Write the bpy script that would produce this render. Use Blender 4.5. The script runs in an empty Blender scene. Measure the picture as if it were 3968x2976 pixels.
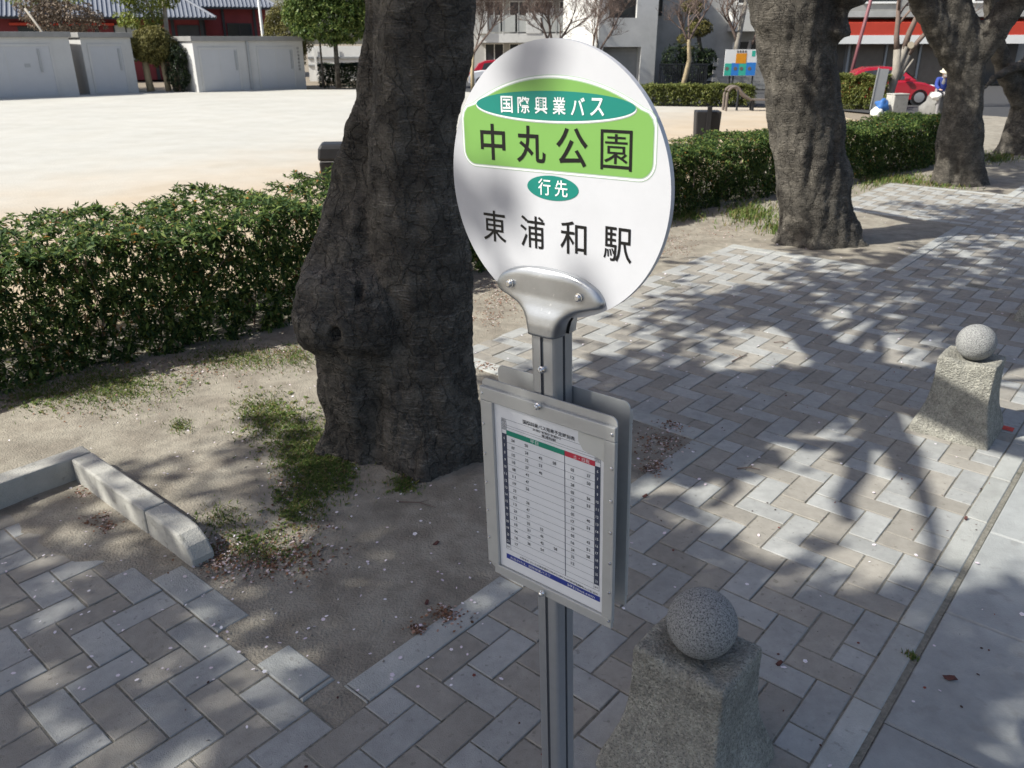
import bpy, bmesh, math, random
import numpy as np
from mathutils import Vector, Matrix, noise
R = math.radians
sc = bpy.context.scene
COL = sc.collection
random.seed(7)
rng = np.random.default_rng(11)

# ------------------------------------------------------------------ camera
CAM_H = 2.508
PITCH = 0.4029
FPX = 3139.0
cam_d = bpy.data.cameras.new('camera')
cam = bpy.data.objects.new('camera', cam_d)
COL.objects.link(cam)
cam_d.sensor_fit = 'HORIZONTAL'
cam_d.sensor_width = 36.0
cam_d.lens = FPX / 3968 * 36.0
cam_d.clip_start = 0.05
cam_d.clip_end = 900
cam_d.dof.use_dof = True
cam_d.dof.focus_distance = 2.3
cam_d.dof.aperture_fstop = 9.0
cam.location = (0, 0, CAM_H)
cam.rotation_euler = (math.pi / 2 - PITCH, 0.0021, 0)
sc.camera = cam

# ------------------------------------------------------------------ light
SUN_H = Vector((-0.965, -0.26, 0)).normalized()      # horizontal direction towards the sun
SUN_EL = R(44)
world = bpy.data.worlds.new('World')
sc.world = world
world.use_nodes = True
wn = world.node_tree.nodes
bg = wn['Background']
sky = wn.new('ShaderNodeTexSky')
sky.sky_type = 'NISHITA'
sky.sun_disc = False
sky.sun_elevation = SUN_EL
sky.sun_rotation = math.atan2(SUN_H.x, SUN_H.y)
sky.air_density = 1.0
sky.dust_density = 2.5
sky.ozone_density = 1.0
world.node_tree.links.new(sky.outputs[0], bg.inputs[0])
bg.inputs[1].default_value = 0.10
sun_d = bpy.data.lights.new('sun', 'SUN')
sun_d.energy = 4.35
sun_d.angle = R(0.6)
sun_d.color = (1.0, 0.975, 0.89)
sun = bpy.data.objects.new('sun', sun_d)
COL.objects.link(sun)
sdir = SUN_H * math.cos(SUN_EL) + Vector((0, 0, math.sin(SUN_EL)))
sun.rotation_euler = sdir.to_track_quat('Z', 'Y').to_euler()
sun.location = sdir * 40
sc.view_settings.view_transform = 'Standard'
sc.view_settings.look = 'None'
sc.view_settings.exposure = 0.62
sc.view_settings.gamma = 1.0
sc.view_settings.use_curve_mapping = False
sc.cycles.max_bounces = 6
sc.cycles.transparent_max_bounces = 8
sc.cycles.caustics_reflective = False
sc.cycles.caustics_refractive = False

# ------------------------------------------------------------------ measured frame helpers
_cp, _sp = math.cos(PITCH), math.sin(PITCH)
S = 3968 / 2212
def ray(x, y):
    a = (x * S - 1984) / FPX; b = (y * S - 1488) / FPX
    return Vector((a, _cp - b * _sp, -_sp - b * _cp))
def gnd(x, y, z=0.0):
    d = ray(x, y); t = (z - CAM_H) / d.z
    return Vector((0, 0, CAM_H)) + d * t
def at(x, y, Y):
    d = ray(x, y); return Vector((0, 0, CAM_H)) + d * (Y / d.y)
def to_px(p):                       # picture coordinates in the 2212 px wide view, for choosing the largest pieces
    d = Vector(p) - Vector((0, 0, CAM_H))
    z = d.y * _cp - d.z * _sp
    if z < 0.05: return None
    return (1106 + FPX * d.x / z / S, 829.5 - FPX * (d.y * _sp + d.z * _cp) / z / S)
U = 0.15                            # paver module
YAW = -0.7068
_cy, _sy = math.cos(YAW), math.sin(YAW)
def g2w(c, r, z=0.0):               # paving grid -> world
    dx, dy = c - 5.048, -r + 31.187
    return Vector((U * (dx * _cy - dy * _sy), U * (dx * _sy + dy * _cy), z))
def w2g(x, y):
    x /= U; y /= U
    return (x * _cy + y * _sy + 5.048, 31.187 - (-x * _sy + y * _cy))
DB = Vector((_cy, _sy, 0))           # across the pavement, towards the road
DA = Vector((-_sy, _cy, 0))          # along the pavement, away
ANG_B = math.atan2(DB.y, DB.x)

# ------------------------------------------------------------------ materials
def mat(name, col, rough=0.8, var=0.12, scale=6.0, bump=0.0, bscale=60.0, metal=0.0, spec=0.3,
        rnd=0.0, col2=None, island=None, stretch=(1, 1, 1), detail=6, spots=None, trans=0.0, coat=0.0, macro=None):
    m = bpy.data.materials.new(name); m.use_nodes = True
    nt = m.node_tree; N = nt.nodes; L = nt.links
    b = N['Principled BSDF']
    b.inputs['Roughness'].default_value = rough
    b.inputs['Metallic'].default_value = metal
    b.inputs['Specular IOR Level'].default_value = spec
    if coat: b.inputs['Coat Weight'].default_value = coat
    geo = N.new('ShaderNodeNewGeometry')
    mp = N.new('ShaderNodeMapping'); mp.inputs['Scale'].default_value = stretch
    L.new(geo.outputs['Position'], mp.inputs['Vector'])
    c = (*col, 1)
    out = None
    if island:
        ra = N.new('ShaderNodeValToRGB')
        els = ra.color_ramp.elements
        els[0].position = island[0][0]; els[0].color = (*island[0][1], 1)
        els[1].position = island[-1][0]; els[1].color = (*island[-1][1], 1)
        for p, cc in island[1:-1]:
            e = els.new(p); e.color = (*cc, 1)
        L.new(geo.outputs['Random Per Island'], ra.inputs[0])
        out = ra.outputs[0]
    else:
        rgb = N.new('ShaderNodeRGB'); rgb.outputs[0].default_value = c; out = rgb.outputs[0]
    if col2 is not None:
        n2 = N.new('ShaderNodeTexNoise'); n2.inputs['Scale'].default_value = scale * 0.37; n2.inputs['Detail'].default_value = 4
        L.new(mp.outputs[0], n2.inputs['Vector'])
        r2 = N.new('ShaderNodeValToRGB'); r2.color_ramp.elements[0].position = 0.42; r2.color_ramp.elements[1].position = 0.62
        L.new(n2.outputs[0], r2.inputs[0])
        mx = N.new('ShaderNodeMix'); mx.data_type = 'RGBA'
        L.new(r2.outputs[0], mx.inputs[0]); L.new(out, mx.inputs[6]); mx.inputs[7].default_value = (*col2, 1)
        out = mx.outputs[2]
    if var:
        n = N.new('ShaderNodeTexNoise'); n.inputs['Scale'].default_value = scale; n.inputs['Detail'].default_value = detail; n.inputs['Roughness'].default_value = 0.65
        L.new(mp.outputs[0], n.inputs['Vector'])
        mr = N.new('ShaderNodeMapRange'); mr.inputs[1].default_value = 0.25; mr.inputs[2].default_value = 0.75
        mr.inputs[3].default_value = 1 - var; mr.inputs[4].default_value = 1 + var
        L.new(n.outputs[0], mr.inputs[0])
        val = mr.outputs[0]
        if rnd:
            oi = N.new('ShaderNodeObjectInfo')
            m2 = N.new('ShaderNodeMapRange'); m2.inputs[3].default_value = 1 - rnd; m2.inputs[4].default_value = 1 + rnd
            L.new(oi.outputs['Random'], m2.inputs[0])
            mu = N.new('ShaderNodeMath'); mu.operation = 'MULTIPLY'; L.new(val, mu.inputs[0]); L.new(m2.outputs[0], mu.inputs[1]); val = mu.outputs[0]
        vm = N.new('ShaderNodeVectorMath'); vm.operation = 'SCALE'
        L.new(out, vm.inputs[0]); L.new(val, vm.inputs['Scale']); out = vm.outputs[0]
    if macro:                       # broad stains (scale, amount)
        nm = N.new('ShaderNodeTexNoise'); nm.inputs['Scale'].default_value = macro[0]; nm.inputs['Detail'].default_value = 7; nm.inputs['Roughness'].default_value = 0.7
        L.new(geo.outputs['Position'], nm.inputs['Vector'])
        mm = N.new('ShaderNodeMapRange'); mm.inputs[1].default_value = 0.3; mm.inputs[2].default_value = 0.7; mm.inputs[3].default_value = 1 - macro[1]; mm.inputs[4].default_value = 1 + macro[1]
        L.new(nm.outputs[0], mm.inputs[0])
        vm2 = N.new('ShaderNodeVectorMath'); vm2.operation = 'SCALE'; L.new(out, vm2.inputs[0]); L.new(mm.outputs[0], vm2.inputs['Scale']); out = vm2.outputs[0]
    if spots:                       # (scale, threshold, colour, amount)
        ns = N.new('ShaderNodeTexNoise'); ns.inputs['Scale'].default_value = spots[0]; ns.inputs['Detail'].default_value = 3
        L.new(mp.outputs[0], ns.inputs['Vector'])
        rs = N.new('ShaderNodeValToRGB'); rs.color_ramp.elements[0].position = spots[1]; rs.color_ramp.elements[1].position = min(1, spots[1] + 0.08)
        L.new(ns.outputs[0], rs.inputs[0])
        ms = N.new('ShaderNodeMath'); ms.operation = 'MULTIPLY'; ms.inputs[1].default_value = spots[3]; L.new(rs.outputs[0], ms.inputs[0])
        mx = N.new('ShaderNodeMix'); mx.data_type = 'RGBA'
        L.new(ms.outputs[0], mx.inputs[0]); L.new(out, mx.inputs[6]); mx.inputs[7].default_value = (*spots[2], 1)
        out = mx.outputs[2]
    L.new(out, b.inputs['Base Color'])
    if bump:
        nb = N.new('ShaderNodeTexNoise'); nb.inputs['Scale'].default_value = bscale; nb.inputs['Detail'].default_value = 5
        L.new(mp.outputs[0], nb.inputs['Vector'])
        bp = N.new('ShaderNodeBump'); bp.inputs['Strength'].default_value = bump; bp.inputs['Distance'].default_value = 0.02
        L.new(nb.outputs[0], bp.inputs['Height']); L.new(bp.outputs[0], b.inputs['Normal'])
    if trans:
        tr = N.new('ShaderNodeBsdfTranslucent'); L.new(out, tr.inputs[0])
        ad = N.new('ShaderNodeMixShader'); ad.inputs[0].default_value = trans
        L.new(b.outputs[0], ad.inputs[1]); L.new(tr.outputs[0], ad.inputs[2])
        L.new(ad.outputs[0], N['Material Output'].inputs[0])
    return m

M = {}
M['paver_grey'] = mat('paver_grey', (0.350, 0.352, 0.340), 0.88, 0.14, 16, 0.35, 200, rnd=0.10, spots=(30, 0.63, (0.2, 0.2, 0.185), 0.6), macro=(2.2, 0.16))
M['paver_tan'] = mat('paver_tan', (0.318, 0.296, 0.260), 0.88, 0.14, 16, 0.35, 200, rnd=0.11, spots=(30, 0.63, (0.18, 0.165, 0.14), 0.6), macro=(2.2, 0.16))
M['slab'] = mat('slab', (0.39, 0.395, 0.375), 0.85, 0.18, 7, 0.35, 150, macro=(2.0, 0.15), rnd=0.08, spots=(22, 0.63, (0.24, 0.23, 0.21), 0.6))
M['gutter'] = mat('gutter', (0.325, 0.335, 0.33), 0.8, 0.14, 6, 0.2, 120, rnd=0.06, spots=(9, 0.6, (0.23, 0.23, 0.22), 0.5), macro=(1.4, 0.18))
M['joint'] = mat('joint_sand', (0.27, 0.255, 0.215), 0.95, 0.35, 40, 0.8, 200, spots=(14, 0.6, (0.07, 0.075, 0.045), 0.7))
M['asphalt'] = mat('asphalt', (0.06, 0.06, 0.062), 0.85, 0.2, 30, 0.5, 300)
M['soil'] = mat('soil', (0.308, 0.280, 0.230), 0.95, 0.22, 11, 0.6, 80, macro=(1.8, 0.15), col2=(0.245, 0.218, 0.178), spots=(110, 0.66, (0.45, 0.42, 0.37), 0.5))
M['earth'] = mat('earth', (0.24, 0.20, 0.15), 0.95, 0.2, 2, 0.3, 30)
M['sand'] = mat('sand', (0.455, 0.442, 0.402), 0.95, 0.05, 2.3, 0.4, 25, macro=(0.22, 0.07), col2=(0.435, 0.418, 0.375))
def sand_margin():
    # a browner, more trodden margin of the sand along the hedge
    nt = M['sand'].node_tree; N = nt.nodes; L = nt.links; b = N['Principled BSDF']
    src = b.inputs['Base Color'].links[0].from_socket
    geo = N.new('ShaderNodeNewGeometry')
    dt = N.new('ShaderNodeVectorMath'); dt.operation = 'DOT_PRODUCT'; dt.inputs[1].default_value = (-_cy, -_sy, 0)
    L.new(geo.outputs['Position'], dt.inputs[0])
    ns = N.new('ShaderNodeTexNoise'); ns.inputs['Scale'].default_value = 0.7; ns.inputs['Detail'].default_value = 5; L.new(geo.outputs['Position'], ns.inputs['Vector'])
    ml = N.new('ShaderNodeMath'); ml.operation = 'MULTIPLY_ADD'; ml.inputs[1].default_value = 5.0; L.new(ns.outputs[0], ml.inputs[0]); L.new(dt.outputs['Value'], ml.inputs[2])
    mr = N.new('ShaderNodeMapRange'); mr.interpolation_type = 'SMOOTHSTEP'; mr.inputs[1].default_value = 12.0; mr.inputs[2].default_value = 23.0; mr.inputs[3].default_value = 1; mr.inputs[4].default_value = 0
    L.new(ml.outputs[0], mr.inputs[0])
    mx = N.new('ShaderNodeMix'); mx.data_type = 'RGBA'; mx.blend_type = 'MULTIPLY'; mx.inputs[7].default_value = (0.98, 0.80, 0.62, 1)
    L.new(mr.outputs[0], mx.inputs[0]); L.new(src, mx.inputs[6]); L.new(mx.outputs[2], b.inputs['Base Color'])
sand_margin()
M['concrete'] = mat('concrete', (0.42, 0.41, 0.375), 0.85, 0.15, 9, 0.35, 120, spots=(16, 0.6, (0.22, 0.21, 0.18), 0.5))
M['stone'] = mat('bollard_stone', (0.36, 0.348, 0.30), 0.9, 0.42, 80, 1.0, 90, macro=(9, 0.25), col2=(0.29, 0.28, 0.245), spots=(140, 0.57, (0.09, 0.09, 0.08), 0.7))
M['granite'] = mat('ball_granite', (0.38, 0.38, 0.37), 0.8, 0.5, 150, 0.8, 150, spots=(185, 0.53, (0.075, 0.075, 0.082), 0.75))
M['alu'] = mat('aluminium', (0.49, 0.505, 0.525), 0.42, 0.05, 30, 0.03, 400, metal=0.85, spec=0.5)
M['alu_frame'] = mat('aluminium_frame', (0.54, 0.545, 0.535), 0.5, 0.06, 25, 0.03, 300, metal=0.5, spec=0.5)
M['alu_cast'] = mat('cast_aluminium', (0.43, 0.445, 0.465), 0.33, 0.08, 40, 0.05, 400, metal=0.92, spec=0.5, spots=(70, 0.68, (0.8, 0.8, 0.8), 0.5))
M['slot_shadow'] = mat('groove_shadow_strip', (0.10, 0.11, 0.13), 0.5, 0.05, 20, metal=0.5)  # dark colour standing for the shadow inside the post's grooves
M['chrome'] = mat('steel_bolt', (0.7, 0.7, 0.7), 0.18, 0.03, 20, metal=1.0)
M['sign_white'] = mat('sign_white', (0.575, 0.58, 0.61), 0.35, 0.02, 8, spec=0.5, macro=(7, 0.035))
M['sign_line'] = mat('sign_outline', (0.40, 0.50, 0.40), 0.4, 0)
M['sign_green'] = mat('sign_green', (0.185, 0.38, 0.09), 0.38, 0.02, 5, spec=0.5)
M['sign_teal'] = mat('sign_teal', (0.006, 0.205, 0.165), 0.38, 0.02, 5, spec=0.5)
M['sign_shade'] = mat('sign_grey_rim', (0.42, 0.44, 0.42), 0.4, 0)
M['ink'] = mat('ink_black', (0.01, 0.01, 0.01), 0.4, 0)
M['ink_white'] = mat('ink_white', (0.85, 0.86, 0.86), 0.4, 0)
M['ink_navy'] = mat('ink_navy', (0.05, 0.06, 0.10), 0.5, 0)
M['ink_grey'] = mat('ink_grey', (0.25, 0.26, 0.28), 0.5, 0)
M['paper'] = mat('paper', (0.80, 0.81, 0.83), 0.6, 0.03, 10)
M['paper_green'] = mat('paper_green', (0.02, 0.26, 0.17), 0.6, 0)
M['paper_red'] = mat('paper_red', (0.55, 0.045, 0.075), 0.6, 0)
M['paper_blue'] = mat('paper_blue', (0.03, 0.05, 0.28), 0.6, 0)
M['tape'] = mat('tape', (0.60, 0.60, 0.56), 0.25, 0.04, 20)
M['white_paint'] = mat('white_paint', (0.78, 0.78, 0.76), 0.6, 0.05, 3)
M['shed_wall'] = mat('shed_wall', (0.50, 0.495, 0.485), 0.75, 0.07, 1.2, spots=(3, 0.66, (0.42, 0.41, 0.4), 0.4))
M['shed_door'] = mat('shed_door', (0.46, 0.465, 0.48), 0.6, 0.04, 1.5)
M['shed_roof'] = mat('shed_roof', (0.26, 0.255, 0.245), 0.85, 0.15, 2)
M['dark'] = mat('dark_trim', (0.03, 0.032, 0.036), 0.5, 0.1, 6)
M['black_plastic'] = mat('black_plastic', (0.018, 0.018, 0.02), 0.55, 0.15, 12, spec=0.4)
M['grey_metal'] = mat('grey_metal', (0.35, 0.36, 0.37), 0.5, 0.05, 5, metal=0.4)
M['red_wall'] = mat('red_wall', (0.19, 0.036, 0.04), 0.75, 0.12, 1.5)
M['roof_tile'] = mat('roof_tile', (0.20, 0.215, 0.25), 0.6, 0.12, 3)
M['glass'] = mat('window_glass', (0.035, 0.04, 0.045), 0.08, 0, spec=0.6)
M['blind'] = mat('pale_blind', (0.45, 0.46, 0.44), 0.7, 0.1, 3)
M['white_wall'] = mat('white_wall', (0.66, 0.655, 0.63), 0.8, 0.07, 0.9, macro=(0.6, 0.12), spots=(2.5, 0.64, (0.36, 0.36, 0.34), 0.4))
M['grey_wall'] = mat('grey_wall', (0.42, 0.415, 0.40), 0.85, 0.10, 1.2, macro=(0.6, 0.15))
M['block_wall'] = mat('block_wall', (0.30, 0.295, 0.28), 0.9, 0.15, 2.5)
M['red_awning'] = mat('red_awning', (0.52, 0.06, 0.035), 0.65, 0.08, 2)
M['shop_brown'] = mat('shop_panel', (0.17, 0.145, 0.12), 0.6, 0.15, 3)
M['purple'] = mat('maroon_paint', (0.22, 0.09, 0.10), 0.5, 0.05, 3)
M['car_red'] = mat('car_red', (0.36, 0.010, 0.026), 0.22, 0.0, 3, spec=0.6, coat=0.6)
M['car_white'] = mat('car_white', (0.72, 0.74, 0.78), 0.25, 0.0, 3, spec=0.6, coat=0.5)
M['tyre'] = mat('tyre', (0.02, 0.02, 0.02), 0.8, 0)
M['rim'] = mat('rim', (0.5, 0.5, 0.52), 0.3, 0, metal=0.8)
M['lamp'] = mat('lamp_glass', (0.75, 0.77, 0.8), 0.1, 0, spec=0.7)
M['skin'] = mat('skin', (0.55, 0.36, 0.27), 0.6, 0.03)
M['cloth_blue'] = mat('blue_cloth', (0.035, 0.06, 0.26), 0.9, 0.15, 20)
M['cloth_grey'] = mat('grey_cloth', (0.28, 0.27, 0.27), 0.9, 0.15, 20)
M['cloth_cream'] = mat('cream_cloth', (0.55, 0.51, 0.40), 0.9, 0.1, 20)
M['blue_plastic'] = mat('blue_plastic', (0.04, 0.13, 0.36), 0.5, 0.05, 8)
M['boulder'] = mat('boulder', (0.20, 0.195, 0.185), 0.9, 0.25, 4, 0.7, 30)
M['wood'] = mat('weathered_wood', (0.17, 0.14, 0.12), 0.85, 0.2, 6)
M['paint_orange'] = mat('print_orange', (0.75, 0.30, 0.02), 0.6, 0.1, 6)
M['paint_teal'] = mat('print_teal', (0.05, 0.45, 0.33), 0.6, 0.1, 6)
M['paint_blue'] = mat('print_blue', (0.04, 0.22, 0.62), 0.6, 0.1, 6)
def bark_mat():
    m = mat('cherry_bark', (0.062, 0.056, 0.048), 0.93, 0.40, 9, 0, col2=(0.115, 0.104, 0.088), stretch=(1, 1, 1.6))
    nt = m.node_tree; N = nt.nodes; L = nt.links; b = N['Principled BSDF']
    src = b.inputs['Base Color'].links[0].from_socket
    geo = N.new('ShaderNodeNewGeometry')
    def mapped(sc_):
        q = N.new('ShaderNodeMapping'); q.inputs['Scale'].default_value = sc_; L.new(geo.outputs['Position'], q.inputs['Vector']); return q.outputs[0]
    # plates: warped cells whose borders are cracks
    nz = N.new('ShaderNodeTexNoise'); nz.inputs['Scale'].default_value = 5; nz.inputs['Detail'].default_value = 4; L.new(geo.outputs['Position'], nz.inputs['Vector'])
    wv = N.new('ShaderNodeVectorMath'); wv.operation = 'MULTIPLY_ADD'; wv.inputs[1].default_value = (.3, .3, .3); L.new(nz.outputs['Color'], wv.inputs[0]); L.new(mapped((1, 1, 0.5)), wv.inputs[2])
    vo = N.new('ShaderNodeTexVoronoi'); vo.feature = 'DISTANCE_TO_EDGE'; vo.inputs['Scale'].default_value = 9; L.new(wv.outputs[0], vo.inputs['Vector'])
    cr = N.new('ShaderNodeMapRange'); cr.inputs[1].default_value = 0.0; cr.inputs[2].default_value = 0.07; L.new(vo.outputs['Distance'], cr.inputs[0])
    # lenticels: short level streaks
    le = N.new('ShaderNodeTexNoise'); le.inputs['Scale'].default_value = 1; le.inputs['Detail'].default_value = 3; L.new(mapped((11, 11, 75)), le.inputs['Vector'])
    lr = N.new('ShaderNodeMapRange'); lr.inputs[1].default_value = 0.52; lr.inputs[2].default_value = 0.66; L.new(le.outputs[0], lr.inputs[0])
    fn = N.new('ShaderNodeTexNoise'); fn.inputs['Scale'].default_value = 90; fn.inputs['Detail'].default_value = 4; L.new(geo.outputs['Position'], fn.inputs['Vector'])
    k1 = N.new('ShaderNodeMapRange'); k1.inputs[3].default_value = 0.80; k1.inputs[4].default_value = 1.0; L.new(cr.outputs[0], k1.inputs[0])
    k2 = N.new('ShaderNodeMapRange'); k2.inputs[3].default_value = 1.0; k2.inputs[4].default_value = 1.75; L.new(lr.outputs[0], k2.inputs[0])
    mu = N.new('ShaderNodeMath'); mu.operation = 'MULTIPLY'; L.new(k1.outputs[0], mu.inputs[0]); L.new(k2.outputs[0], mu.inputs[1])
    k3 = N.new('ShaderNodeMapRange'); k3.inputs[1].default_value = .3; k3.inputs[2].default_value = .7; k3.inputs[3].default_value = .6; k3.inputs[4].default_value = 1.4; L.new(fn.outputs[0], k3.inputs[0])
    mu2 = N.new('ShaderNodeMath'); mu2.operation = 'MULTIPLY'; L.new(mu.outputs[0], mu2.inputs[0]); L.new(k3.outputs[0], mu2.inputs[1])
    vm = N.new('ShaderNodeVectorMath'); vm.operation = 'SCALE'; L.new(src, vm.inputs[0]); L.new(mu2.outputs[0], vm.inputs['Scale']); L.new(vm.outputs[0], b.inputs['Base Color'])
    h = N.new('ShaderNodeMath'); h.operation = 'MULTIPLY_ADD'; h.inputs[1].default_value = 0.9; L.new(lr.outputs[0], h.inputs[0]); L.new(cr.outputs[0], h.inputs[2])
    h2 = N.new('ShaderNodeMath'); h2.operation = 'MULTIPLY_ADD'; h2.inputs[1].default_value = 0.6; L.new(fn.outputs[0], h2.inputs[0]); L.new(h.outputs[0], h2.inputs[2])
    bp = N.new('ShaderNodeBump'); bp.inputs['Strength'].default_value = 0.9; bp.inputs['Distance'].default_value = 0.012; L.new(h2.outputs[0], bp.inputs['Height']); L.new(bp.outputs[0], b.inputs['Normal'])
    return m
M['bark'] = bark_mat()
M['bark_pale'] = mat('pale_bark', (0.27, 0.245, 0.21), 0.9, 0.25, 8, 0.4, 40, stretch=(1, 1, 0.4))
M['bark_buff'] = mat('buff_bark', (0.40, 0.32, 0.20), 0.9, 0.2, 8, 0.4, 40)
M['twig'] = mat('twig', (0.17, 0.125, 0.105), 0.9, 0.2, 10)
M['deadwood'] = mat('deadwood', (0.42, 0.36, 0.27), 0.9, 0.2, 30)
LEAF = [(0.0, (0.028, 0.058, 0.022)), (0.4, (0.052, 0.098, 0.03)), (0.72, (0.115, 0.175, 0.042)), (0.95, (0.22, 0.27, 0.075)), (0.975, (0.15, 0.10, 0.06)), (1.0, (0.42, 0.20, 0.04))]
M['azalea'] = mat('azalea_leaf', (0.05, 0.1, 0.03), 0.62, 0, island=LEAF, trans=0.25, spec=0.2)
M['hedge_leaf'] = mat('hedge_leaf', (0.05, 0.1, 0.03), 0.55, 0, island=[(0, (0.07, 0.09, 0.02)), (0.6, (0.14, 0.165, 0.04)), (1, (0.24, 0.24, 0.07))], trans=0.2)
M['evergreen'] = mat('evergreen_leaf', (0.05, 0.1, 0.03), 0.5, 0, island=[(0, (0.045, 0.085, 0.022)), (0.5, (0.10, 0.155, 0.04)), (1, (0.24, 0.28, 0.08))], trans=0.2)
M['olive_leaf'] = mat('olive_leaf', (0.05, 0.1, 0.03), 0.6, 0, island=[(0, (0.12, 0.11, 0.035)), (0.6, (0.20, 0.185, 0.06)), (1, (0.27, 0.25, 0.09))], trans=0.15)
M['young_leaf'] = mat('young_leaf', (0.05, 0.1, 0.03), 0.5, 0, island=[(0, (0.12, 0.17, 0.03)), (1, (0.28, 0.30, 0.07))], trans=0.35)
M['dark_leaf'] = mat('dark_leaf', (0.02, 0.04, 0.02), 0.5, 0, island=[(0, (0.012, 0.022, 0.012)), (0.8, (0.03, 0.05, 0.022)), (1, (0.10, 0.13, 0.05))], trans=0.15)
M['twig_brown'] = mat('brown_twigs', (0.2, 0.15, 0.12), 0.9, 0, island=[(0, (0.13, 0.10, 0.075)), (1, (0.27, 0.21, 0.16))])
M['grass'] = mat('grass', (0.1, 0.15, 0.04), 0.7, 0, island=[(0, (0.09, 0.16, 0.035)), (0.5, (0.16, 0.24, 0.06)), (0.75, (0.26, 0.28, 0.09)), (1, (0.30, 0.21, 0.12))], trans=0.25)
M['blossom'] = mat('blossom', (0.75, 0.62, 0.65), 0.7, 0, island=[(0, (0.62, 0.42, 0.45)), (0.6, (0.75, 0.62, 0.66)), (1, (0.25, 0.14, 0.09))], trans=0.35)
M['petal'] = mat('petal', (0.80, 0.74, 0.78), 0.6, 0, island=[(0, (0.72, 0.6, 0.66)), (1, (0.86, 0.83, 0.86))])
M['litter'] = mat('litter', (0.3, 0.12, 0.06), 0.9, 0, island=[(0, (0.08, 0.05, 0.035)), (0.45, (0.19, 0.095, 0.055)), (0.72, (0.27, 0.15, 0.095)), (0.84, (0.52, 0.40, 0.37)), (1, (0.72, 0.62, 0.62))])
M['debris'] = mat('debris', (0.1, 0.07, 0.06), 0.9, 0, island=[(0, (0.03, 0.022, 0.02)), (0.6, (0.10, 0.045, 0.04)), (1, (0.24, 0.06, 0.05))])

# ------------------------------------------------------------------ mesh building
class MB:
    def __init__(s): s.v = []; s.f = []
    def add(s, vs, fs, mtx=None):
        o = len(s.v)
        for p in vs:
            p = Vector(p)
            s.v.append(tuple(mtx @ p) if mtx is not None else tuple(p))
        s.f += [tuple(i + o for i in f) for f in fs]; return s
    def box(s, x0, x1, y0, y1, z0, z1, mtx=None):
        vs = [(x, y, z) for z in (z0, z1) for y in (y0, y1) for x in (x0, x1)]
        return s.add(vs, [(0, 2, 3, 1), (4, 5, 7, 6), (0, 1, 5, 4), (2, 6, 7, 3), (0, 4, 6, 2), (1, 3, 7, 5)], mtx)
    def quad(s, a, b, c, d): return s.add([a, b, c, d], [(0, 1, 2, 3)])
    def prism(s, pts, h0, h1, mtx=None):     # polygon in xy, extruded in z
        n = len(pts)
        vs = [(p[0], p[1], h0) for p in pts] + [(p[0], p[1], h1) for p in pts]
        return s.add(vs, [tuple(range(n))[::-1], tuple(range(n, 2 * n))] + [(i, (i + 1) % n, n + (i + 1) % n, n + i) for i in range(n)], mtx)
    def rings(s, rr, cap0=True, cap1=True, mtx=None):
        n = len(rr[0]); vs = [p for r in rr for p in r]; fs = []
        for k in range(len(rr) - 1):
            for i in range(n):
                j = (i + 1) % n
                fs.append((k * n + i, k * n + j, (k + 1) * n + j, (k + 1) * n + i))
        if cap0: fs.append(tuple(range(n))[::-1])
        if cap1: fs.append(tuple(range((len(rr) - 1) * n, len(rr) * n)))
        return s.add(vs, fs, mtx)
    def lathe(s, prof, n=20, c=(0, 0, 0), mtx=None):
        rr = [[(c[0] + r * math.cos(2 * math.pi * i / n), c[1] + r * math.sin(2 * math.pi * i / n), c[2] + z) for i in range(n)] for r, z in prof]
        return s.rings(rr, mtx=mtx)
    def sphere(s, c, r, nu=24, nv=14, sq=(1, 1, 1), mtx=None):
        rr = []
        for k in range(1, nv):
            t = math.pi * k / nv
            rr.append([(c[0] + sq[0] * r * math.sin(t) * math.cos(2 * math.pi * i / nu), c[1] + sq[1] * r * math.sin(t) * math.sin(2 * math.pi * i / nu), c[2] - sq[2] * r * math.cos(t)) for i in range(nu)])
        return s.rings(rr, mtx=mtx)
    def tube(s, path, rad, n=8, mtx=None):
        rr = []; P = [Vector(p) for p in path]
        if not hasattr(rad, '__len__'): rad = [rad] * len(P)
        for i, p in enumerate(P):
            d = (P[min(i + 1, len(P) - 1)] - P[max(i - 1, 0)]).normalized()
            a = Vector((0, 0, 1)) if abs(d.z) < 0.9 else Vector((1, 0, 0))
            u = d.cross(a).normalized(); w = d.cross(u)
            rr.append([tuple(p + (u * math.cos(2 * math.pi * k / n) - w * math.sin(2 * math.pi * k / n)) * rad[i]) for k in range(n)])
        return s.rings(rr, mtx=mtx)
    def mesh(s, name, smooth=False):
        me = bpy.data.meshes.new(name); me.from_pydata(s.v, [], s.f)
        if smooth: me.polygons.foreach_set('use_smooth', [True] * len(me.polygons))
        me.update(); return me

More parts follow.
